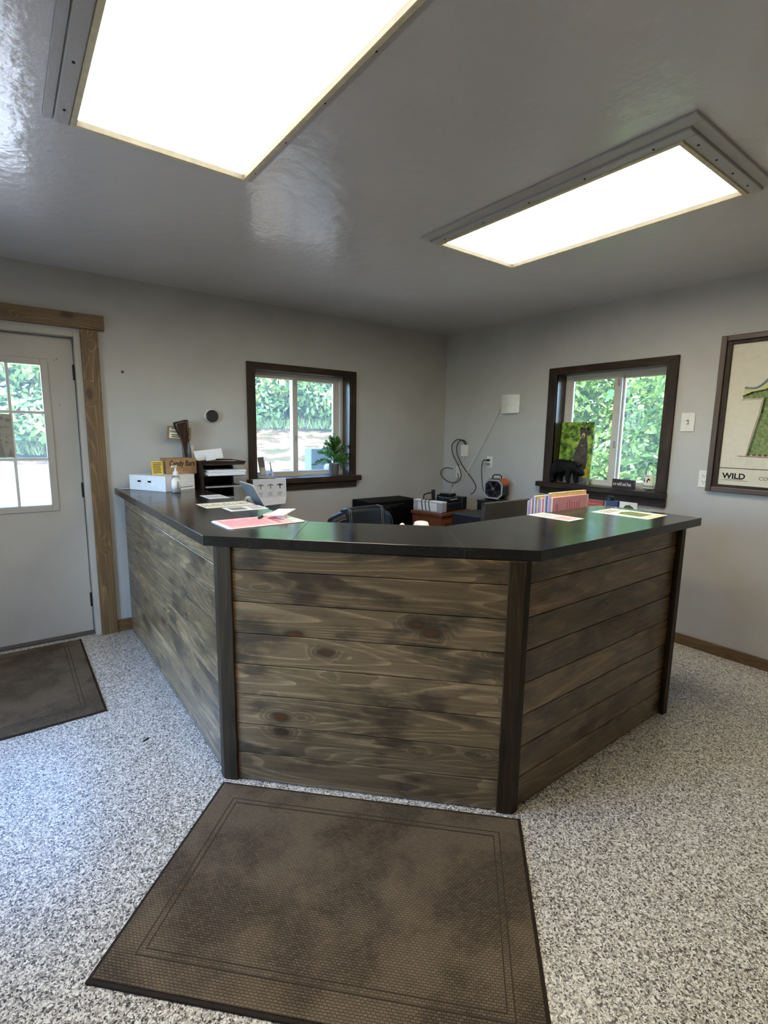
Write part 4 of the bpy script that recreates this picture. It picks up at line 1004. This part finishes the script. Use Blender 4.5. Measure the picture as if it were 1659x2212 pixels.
# ------------------------------------------------------------ right wall fittings (local x to viewer's right, y into wall)
def wall_r(y, z): return (0, y, z)
def outlet(label, y, z, gr='wall outlets'):
    t = thing('wall_outlet', label, 'outlet', wall_r(y, z), RB, gr)
    MB().box(-.035, -.006, -.057, .035, 0, .057).build('cover_plate', 'white', t, bevel=.003)
    for dz in (-.02, .02):
        s_ = MB().prism(rrect(.034, .028, .012), .006, .008, at(0, 0, dz) @ FACE_A).build('socket', 'white', t)
        q = MB(); q.box(-.010, -.0088, dz-.002, -.007, -.008, dz+.009); q.box(.007, -.0088, dz-.002, .010, -.008, dz+.007); q.lathe([(.003, .008), (.003, .0088)], 8, T=at(0, 0, dz-.008) @ FACE_A); q.build('slots', 'ink', s_)
    return t
outlet('white outlet half hidden by the map frame', -2.520, 1.175)
outlet('white outlet with a black plug, above the fan', -.642, 1.188)
outlet('white outlet behind loops of cable in the corner', -.228, 1.068)
t = thing('light_switch', 'white toggle light switch between the right window and the map', 'switch', wall_r(-2.381, 1.551), RB)
MB().box(-.044, -.007, -.064, .044, 0, .064).build('cover_plate', 'white', t, bevel=.004)
MB().box(-.006, -.018, -.012, .006, -.007, .004, Matrix.Rotation(math.radians(0), 4, 'X')).build('toggle', 'white', t, bevel=.002)
q = MB(); q.box(-.008, -.0078, -.016, .008, -.007, .016); q.build('toggle_slot', 'gink', t)
t = thing('wifi_antenna', 'white rounded wireless unit mounted high on the right wall', 'router', wall_r(-.862, 1.728), RB)
q = MB(); n = 10; pr = [(-.105+.21*i/n, -.012-.032*math.sin(math.pi*i/n)) for i in range(n+1)]
q.prism(pr[::-1] + [(-.105, 0), (.105, 0)], -.085, .085); q.build('shell', 'white', t, bevel=.012, seg=3)
q = MB(); q.prism([(0, 0), (.010, .004), (.004, .010)], 0, .0008, at(-.01, -.0445, -.01) @ FACE_A); q.build('mark', 'gink', t)
t = thing('wall_adapter', 'white rectangular power adapter hanging by a cable in the corner', 'adapter', wall_r(-.322, 1.288), RB)
MB().box(-.045, -.03, -.058, .045, -.001, .058).build('case', 'white', t, bevel=.004)
MB().tube([(-.012, -.014, -.058), (-.012, -.014, -.085)], .007, 10, r_end=.004).build('strain_relief', 'white', t)
# cables, each one thing
def cable(name, label, pts, r_, mat):
    o = MB().tube(pts, r_, 7, 8).build(name, mat, smooth=True); tag(o, label, 'cable'); return o
rx, ry, rz_ = cabp(.27, .20, .12)
cable('white_cable', 'long white cable sloping from the wireless unit to the router', [(-.02, -.765, 1.73), (-.02, -.70, 1.60), (-.025, -.60, 1.42), (-.03, -.50, 1.25), (-.06, -.42, 1.10), (-.15, -.45, .98), (rx, ry, rz_)], .004, 'wcable')
cable('adapter_lead', 'short white lead hanging straight from the wall adapter', [(-.014, -.31, 1.203), (-.02, -.31, 1.12), (-.05, -.33, 1.0), (rx+.02, ry+.02, rz_)], .004, 'wcable')
cable('looped_black_cable', 'black cable looping above the white adapter and over to the corner outlet', [(-.02, -.33, 1.345), (-.03, -.30, 1.385), (-.03, -.22, 1.395), (-.03, -.15, 1.34), (-.03, -.17, 1.24), (-.03, -.26, 1.12), (-.035, -.30, 1.03), (-.05, -.27, .965), (-.05, -.15, .955), (-.05, -.04, 1.0), (-.05, -.02, 1.06), (-.04, -.08, 1.10), (-.03, -.17, 1.095)], .0045, 'rubber')
cable('draped_black_cable', 'black cable looping from the adapter down to the printer tower', [(-.02, -.34, 1.345), (-.03, -.33, 1.38), (-.03, -.27, 1.39), (-.03, -.22, 1.33), (-.03, -.24, 1.23), (-.035, -.33, 1.12), (-.04, -.45, 1.02), (-.05, -.52, .95), (-.11, -.56, .90), (-.20, -.60, .885)], .0045, 'rubber')
cable('thin_black_lead', 'thin kinked lead dropping from the corner outlet to the router', [(-.02, -.23, 1.05), (-.03, -.26, 1.0), (-.05, -.20, .94), (-.08, -.22, .90), (-.15, -.24, .86), (-.26, -.38, .87)], .003, 'rubber')
t = thing('fan_plug', 'black plug and cord running from the outlet down to the fan', 'cable', (-.008, -.642, 1.208), RB)
MB().box(-.012, -.03, -.010, .012, -.0015, .010).build('plug', 'rubber', t, bevel=.004)
MB().tube([(-.008, -.025, 0), (-.03, -.035, 0), (-.05, -.04, -.02), (-.056, -.04, -.10), (-.03, -.045, -.25), (.02, -.05, -.345), (.09, -.05, -.352)], .004, 7, 8).build('cord', 'rubber', t, smooth=True)
t = thing('wall_charger', 'small grey plug-in charger in the lower socket of the outlet', 'charger', (-.0085, -.642, 1.168), RB)
MB().box(-.016, -.028, -.012, .012, -.0005, .012).build('body', 'gink', t, bevel=.003)
# map in its frame
t = thing('framed_map', 'large site map in a brown wooden frame on the right wall', 'map', wall_r(-2.541, 1.10), RB)
MW, MH, FW = 1.25, .985, .034
def rail(x0, z0, x1, z1, mt): 
    cx_, cz_ = (x0+x1)/2, (z0+z1)/2
    MB().box(x0-cx_, -.035, z0-cz_, x1-cx_, 0, z1-cz_).build('frame_rail', mt, t, (cx_, 0, cz_), bevel=.004)
rail(0, 0, FW, MH, 'mapframe'); rail(MW-FW, 0, MW, MH, 'mapframe'); rail(FW, MH-FW, MW-FW, MH, 'mapframex'); rail(FW, 0, MW-FW, FW, 'mapframex')
for q_ in ((FW, FW, FW+.03, MH-FW), (MW-FW-.03, FW, MW-FW, MH-FW), (FW+.03, FW, MW-FW-.03, FW+.016), (FW+.03, MH-FW-.022, MW-FW-.03, MH-FW)):
    MB().box(q_[0], -.022, q_[1], q_[2], 0, q_[3]).build('inner_lip', 'trimz', t, bevel=.002)
pp = MB().box(FW+.028, -.012, FW+.012, MW-FW-.028, -.002, MH-FW-.02).build('map_sheet', 'mappaper', t)
PFm = at(0, -.012, 0) @ FACE_A
X0 = FW+.03
q = MB().m('ink').box(X0, .155, 0, MW-X0, .160, .0006, PFm)
q.m('mapyell').prism([(.150, .625), (.150, .655), (.22, .660), (.27, .70), (.33, .80), (.36, .83), (.40, .862), (.9, .88), (.9, .6), (.3, .6)], 0, .0004, PFm)
q.m('mapgreen').prism([(.150, .590), (.26, .592), (.25, .50), (.225, .36), (.205, .245), (.95, .235), (.95, .80), (.48, .80), (.42, .775), (.36, .73), (.31, .675), (.27, .645), (.20, .632), (.150, .612)], 0, .0007, PFm)
q.build('map_print', None, pp)
q = MB()
rv = [(.155, .660), (.21, .655), (.25, .68), (.29, .73), (.325, .775), (.335, .82), (.36, .838), (.345, .865), (.36, .885), (.42, .89)]
q.tube([(PFm @ Vector((a, b, .0005))) for a, b in rv], .007, 6, 4); q.build('river', 'mapblue', pp)
q = MB()
for path in ([(.33, .66), (.35, .60), (.33, .50), (.36, .40), (.40, .34), (.42, .25)], [(.27, .592), (.34, .59), (.37, .55), (.36, .47)], [(.42, .70), (.5, .62), (.47, .5), (.55, .4)]):
    q.tube([PFm @ Vector((a, b, .0008)) for a, b in path], .0022, 5, 4)
q.build('trails', 'mapdark', pp)
q = MB()
edge = [(.150, .588), (.26, .590), (.25, .50), (.225, .36), (.205, .243), (.95, .233)]
q.tube([PFm @ Vector((a-.006, b-.004, .0006)) for a, b in edge], .002, 5); q.tube([PFm @ Vector((a, b, .0006)) for a, b in ((.16, .236), (.95, .222))], .003, 5); q.build('boundary_line', 'mappink', pp)
q = MB(); r = random.Random(3)
path = [(.155, .612), (.20, .632), (.27, .645), (.31, .675), (.36, .73), (.42, .775), (.48, .80)]
for (a, b), (c_, d_) in zip(path[:-1], path[1:]):
    for k in range(6):
        f = k/6; q.prism(ell(a+(c_-a)*f, b+(d_-b)*f-.004, .009, .007, 8), 0, .0009, PFm)
for (a, b), (c_, d_) in zip(edge[1:4], edge[2:5]):
    for k in range(12):
        f = k/12; q.prism(ell(a+(c_-a)*f+.008, b+(d_-b)*f, .008, .007, 8), 0, .0009, PFm)
for k in range(24): q.prism(ell(.215+k*.03, .245, .012, .007, 8), 0, .0009, PFm)
o = q.build('tree_symbols', 'mapdark', pp); o['kind'] = 'stuff'
text('lettering', 'WILD', .048, 'black', pp, at(X0+.022, -.0125, .092) @ FACE_A, offset=.0016, sx=1.05)
q = MB().box(X0+.018, .078, 0, X0+.165, .080, .0006, PFm); lines(q, X0+.04, X0+.14, .084, .090, 1, .5, PFm, 0, 1); q.build('print', 'ink', pp)
text('lettering', 'CONCEPTUAL', .030, 'ink', pp, at(.285, -.0125, .092) @ FACE_A, sx=1.05)
q = MB(); lines(q, .36, .52, .066, .080, 1, .45, PFm, 0, 2); lines(q, .335, .5, .905, .913, 1, .4, PFm, 0, 2); q.build('print', 'ink', pp)
# sign on the door glass, printed side out
t = thing('door_sign', 'translucent paper sign on the door glass, its print facing outside', 'sign', (-3.685, .0735, 1.258), 0)
MT['signp'] = plain('sign_paper', '#aaa493', .7, .2, vary=.05)
MB().box(-.27, 0, 0, 0, .002, .272).build('sheet', 'signp', t)
text('lettering', '218-', .034, 'gink', t, at(-.025, -.0002, .128) @ Matrix.Scale(-1, 4, (1, 0, 0)) @ FACE_A)
q = MB(); Fs = at(0, -.0001, 0) @ FACE_A; q.m('gink')
for k in range(6):
    x_ = -.015-.045*k; hgt = .06+.03*((k*2) % 3); q.prism([(x_-.02, .006), (x_+.012, .006), (x_-.004, hgt)], 0, .0005, Fs)
for k in range(7): q.prism(ell(-.02-.035*k, .235+.01*(k % 2), .016, .012, 10), 0, .0005, Fs)
q.prism(ell(-.075, .19, .022, .012, 14), 0, .0005, Fs); q.box(-.05, .186, 0, -.01, .189, .0005, Fs); q.box(-.05, .193, 0, -.01, .196, .0005, Fs)
for k in range(4): q.prism(ell(-.035-.03*k, .098+.01*(k % 2), .009, .006, 8, .4), 0, .0005, Fs)
q.build('print', None, t)

# ------------------------------------------------------------ debris on the floor
o = MB().box(-.017, -.005, 0, .017, .005, .003).build('wood_chip', 'hinge', None, (-3.31, -1.52, 0), (0, 0, .5), bevel=.001); tag(o, 'dark sliver of wood lying on the floor left of the counter', 'wood chip')
q = MB().add([(-.012, 0, .001), (0, -.006, .004), (.014, 0, .002), (0, .007, .005)], [(0, 1, 2, 3)]); o = q.build('dry_leaf', 'card', None, (-2.12, -3.73, 0), (0, 0, .8)); sm = o.modifiers.new('s', 'SOLIDIFY'); sm.thickness = .001
tag(o, 'tiny brown dry leaf on the floor at the lower right', 'leaf')

# ------------------------------------------------------------ outside
gx = np.linspace(-14, 16, 61); gy = np.linspace(.21, 22, 45)
m = MB(); vs_ = []
rg = np.random.RandomState(3)
for y_ in gy:
    for x_ in gx:
        top = 1.02 + .75*min(1, max(0, (x_+3)/5)); z_ = -.12 + (top+.12)*min(1.3, max(0, (y_-.6)/9.4))**1.1 + rg.uniform(-.02, .02)*min(1, y_)
        vs_.append((x_, y_, z_))
fs = [(j_*61+i, j_*61+i+1, (j_+1)*61+i+1, (j_+1)*61+i) for j_ in range(44) for i in range(60)]
tag(m.add(vs_, fs).build('ground', 'ground', smooth=True), kind='structure')
m = MB(); m.add([(.21, -10, -.12), (16, -10, -.12), (16, .21, -.12), (.21, .21, -.12), (.21, -10, -.3), (16, -10, -.3), (16, .21, -.3), (.21, .21, -.3)], [(0, 1, 2, 3), (7, 6, 5, 4), (0, 4, 5, 1), (1, 5, 6, 2), (2, 6, 7, 3), (3, 7, 4, 0)])
tag(m.build('ground', 'ground'), kind='structure')
# pale gravel drive outside the door, lying on the slope
m = MB(); vs_ = []; dx = np.linspace(-8, -1.6, 9); dy = np.linspace(.25, 7.6, 16)
for y_ in dy:
    for x_ in dx:
        x2 = x_ + .10*y_*(1 if x_ > -4 else -.6)
        top = 1.02 + .75*min(1, max(0, (x2+3)/5)); vs_.append((x2*1.0, y_, -.12 + (top+.12)*max(0, (y_-.6)/9.4)**1.1 + .03))
m.add(vs_, [(j_*9+i, j_*9+i+1, (j_+1)*9+i+1, (j_+1)*9+i) for j_ in range(15) for i in range(8)])
o = m.build('gravel_drive', 'gravel', smooth=True); tag(o, kind='structure')

def leaves(blobs, n, size, seed, mat, name='foliage', parent=None, shell=.55):
    r = np.random.RandomState(seed); vol = np.array([b[1][0]*b[1][1]*b[1][2] for b in blobs])**.67; pick = r.choice(len(blobs), n, p=vol/vol.sum())
    cen = np.array([b[0] for b in blobs])[pick]; rad = np.array([b[1] for b in blobs])[pick]
    d = r.normal(size=(n, 3)); d /= np.linalg.norm(d, axis=1)[:, None]; f = shell+(1-shell)*r.rand(n, 1); f *= 1+.12*r.normal(size=(n, 1))
    p = cen + d*f*rad
    nrm = d*.6 + r.normal(size=(n, 3))*.6 + np.array([0, 0, .5]); nrm /= np.linalg.norm(nrm, axis=1)[:, None]
    a = np.cross(nrm, r.normal(size=(n, 3))); a /= np.linalg.norm(a, axis=1)[:, None]; b_ = np.cross(nrm, a)
    s_ = size*(.6+.8*r.rand(n, 1))
    droop = nrm*s_*.18
    w1, w2 = b_*s_*.42, b_*s_*.34
    V = np.stack([p-a*s_*.9-droop, p-a*s_*.25-w1, p+a*s_*.4-w2-droop*.3, p+a*s_-droop, p+a*s_*.4+w2-droop*.3, p-a*s_*.25+w1], 1).reshape(-1, 3)
    me = bpy.data.meshes.new(name); me.vertices.add(6*n); me.vertices.foreach_set('co', V.ravel().astype(np.float32))
    me.loops.add(6*n); me.loops.foreach_set('vertex_index', np.arange(6*n, dtype=np.int32)); me.polygons.add(n)
    me.polygons.foreach_set('loop_start', np.arange(0, 6*n, 6, dtype=np.int32)); me.update(calc_edges=True); me.materials.append(MT[mat])
    o = bpy.data.objects.new(name, me); C.objects.link(o); o['kind'] = 'stuff'
    if parent: o.parent = parent
    return o
def gz(x_, y_):
    if y_ < .21: return -.12
    top = 1.02 + .75*min(1, max(0, (x_+3)/5)); return -.12 + (top+.12)*min(1.3, max(0, (y_-.6)/9.4))**1.1
def tree(x_, y_, h, rad, n, size, label, mat, group, lean=(0, 0), low=.15, seed=1, tr=.12):
    r = random.Random(seed); t = thing('tree', label, 'tree', (x_, y_, gz(x_, y_)-.05), 0, group)
    tp = [(0, 0, 0), (lean[0]*.3, lean[1]*.3, h*.35), (lean[0], lean[1], h*.8)]
    m = MB().tube(tp, tr, 9, 5, r_end=tr*.35)
    blobs = []
    for k in range(14):
        zf = low+(1-low)*(k+.5)/14; a = k*2.4+r.random(); w = rad*(1-.55*max(0, zf-.4)); d_ = w*.55
        c_ = (math.cos(a)*d_+lean[0]*zf, math.sin(a)*d_+lean[1]*zf, h*zf); blobs.append((c_, (w*.62, w*.62, h*.14)))
        m.tube([(lean[0]*zf*.6, lean[1]*zf*.6, h*zf*.8), ((c_[0]+lean[0]*zf*.6)/2, (c_[1])/2, h*zf*.93), c_], tr*.28, 6, 3, r_end=.008)
    m.build('trunk', 'bark', t, smooth=True); leaves(blobs, n, size, seed, mat, parent=t)
    return t
k = 0
for (x_, y_, h, rad, lab) in ((-4.9, 10.4, 4.0, 1.7, 'leafy tree far beyond the door, left of the others seen through its glass'), (-3.2, 9.9, 3.7, 1.7, 'leafy tree beyond the gravel drive, in the right column of door panes'), (-1.4, 10.8, 4.2, 1.7, 'leafy tree beyond the yard between door and back window'),
        (1.2, 10.4, 3.9, 1.7, 'leafy tree beyond the dry yard, left of the back window view'), (2.9, 9.9, 3.6, 1.7, 'leafy tree beyond the dry yard in the left sash of the back window'), (4.6, 10.4, 4.0, 1.7, 'leafy tree beyond the dry yard in the right sash of the back window'), (6.4, 10.8, 4.1, 1.8, 'leafy tree beyond the dry yard, right of the back window view')):
    k += 1; tree(x_, y_, h, rad, 15000, .085, lab, 'leafA', 'trees beyond the dry yard', (0, 0), .02, 20+k, .10)
k = 0
for (x_, y_, h, rad, lean, lab) in ((3.2, -1.7, 5.5, 1.5, (.3, .2), 'broad-leaved tree close outside the right window, at its right edge'), (4.6, .4, 6.5, 1.7, (-.2, .3), 'thick-trunked broad-leaved tree behind the right sash of the right window'), (3.4, 1.9, 5.5, 1.4, (0, 0), 'broad-leaved tree close outside the right window, at its left edge'), (6.0, -1.9, 7, 1.8, (0, 0), 'broad-leaved tree farther back at the right of the right window'), (6.2, 2.4, 7, 1.8, (0, 0), 'broad-leaved tree farther back at the left of the right window'), (7.6, .4, 8, 1.9, (0, 0), 'farthest broad-leaved tree straight out of the right window')):
    k += 1; tree(x_, y_, h, rad, 22000, .055, lab, 'leafB', 'trees outside the right window', lean, .02, 50+k, .14 if k != 2 else .2)
k = 0
for (x_, y_, rad, lab) in ((2.3, -.75, .5, 'low leafy shrub outside the right window, in front of its middle'), (2.9, .3, .55, 'low leafy shrub outside the right window below the left sash'), (3.0, 1.35, .5, 'low leafy shrub outside the right window, hidden behind the bear picture'), (2.2, -1.8, .5, 'low leafy shrub outside the right window behind the donation jar')):
    k += 1; t = thing('shrub', lab, 'shrub', (x_, y_, -.12), 0, 'shrubs outside the right window')
    q = MB()
    bl = []
    for j_ in range(6):
        a = j_*1.05; e = (math.cos(a)*rad*.5, math.sin(a)*rad*.5, .5+.25*(j_ % 3)); q.tube([(0, 0, 0), (e[0]*.5, e[1]*.5, e[2]*.6), e], .015, 6, 3, r_end=.005); bl.append((e, (rad*.6, rad*.6, .42)))
    q.build('stems', 'bark', t); leaves(bl, 3500, .06, 80+k, 'leafB', parent=t)
rg2 = np.random.RandomState(9); n_ = 7000; gx_ = rg2.uniform(-6, 7.5, n_); gy_ = rg2.uniform(9.0, 9.9, n_); hh_ = rg2.uniform(.12, .34, n_)
vv, ff = [], []
for i_ in range(n_):
    z_ = gz(gx_[i_], gy_[i_])-.02; a_ = rg2.uniform(0, 6.28); dx_, dy_ = math.cos(a_), math.sin(a_); l_ = rg2.uniform(-.18, .18)
    vv += [(gx_[i_]-dx_*.02, gy_[i_]-dy_*.02, z_), (gx_[i_]+dx_*.02, gy_[i_]+dy_*.02, z_), (gx_[i_]+l_, gy_[i_]+l_*.5, z_+hh_[i_])]; ff.append((3*i_, 3*i_+1, 3*i_+2))
o = MB().add(vv, ff).build('tall_grass', 'leafG'); tag(o, 'strip of tall pale grass along the foot of the far trees', 'grass', kind='stuff')
t = thing('utility_box', 'grey metal utility box on a post outside the back window', 'utility box', (-.90, 1.05, gz(-.9, 1.05)))
MB().box(-.16, -.08, 1.05, .16, .08, 1.34).build('box_body', 'utility', t, bevel=.01); MB().box(-.03, -.03, 0, .03, .03, 1.05).build('post', 'utility', t)
MB().lathe([(.05, 0), (.05, .03), (.03, .045)], 20, T=at(.04, -.08, 1.13) @ FACE_A).build('meter_dial', 'silver', t, smooth=True)
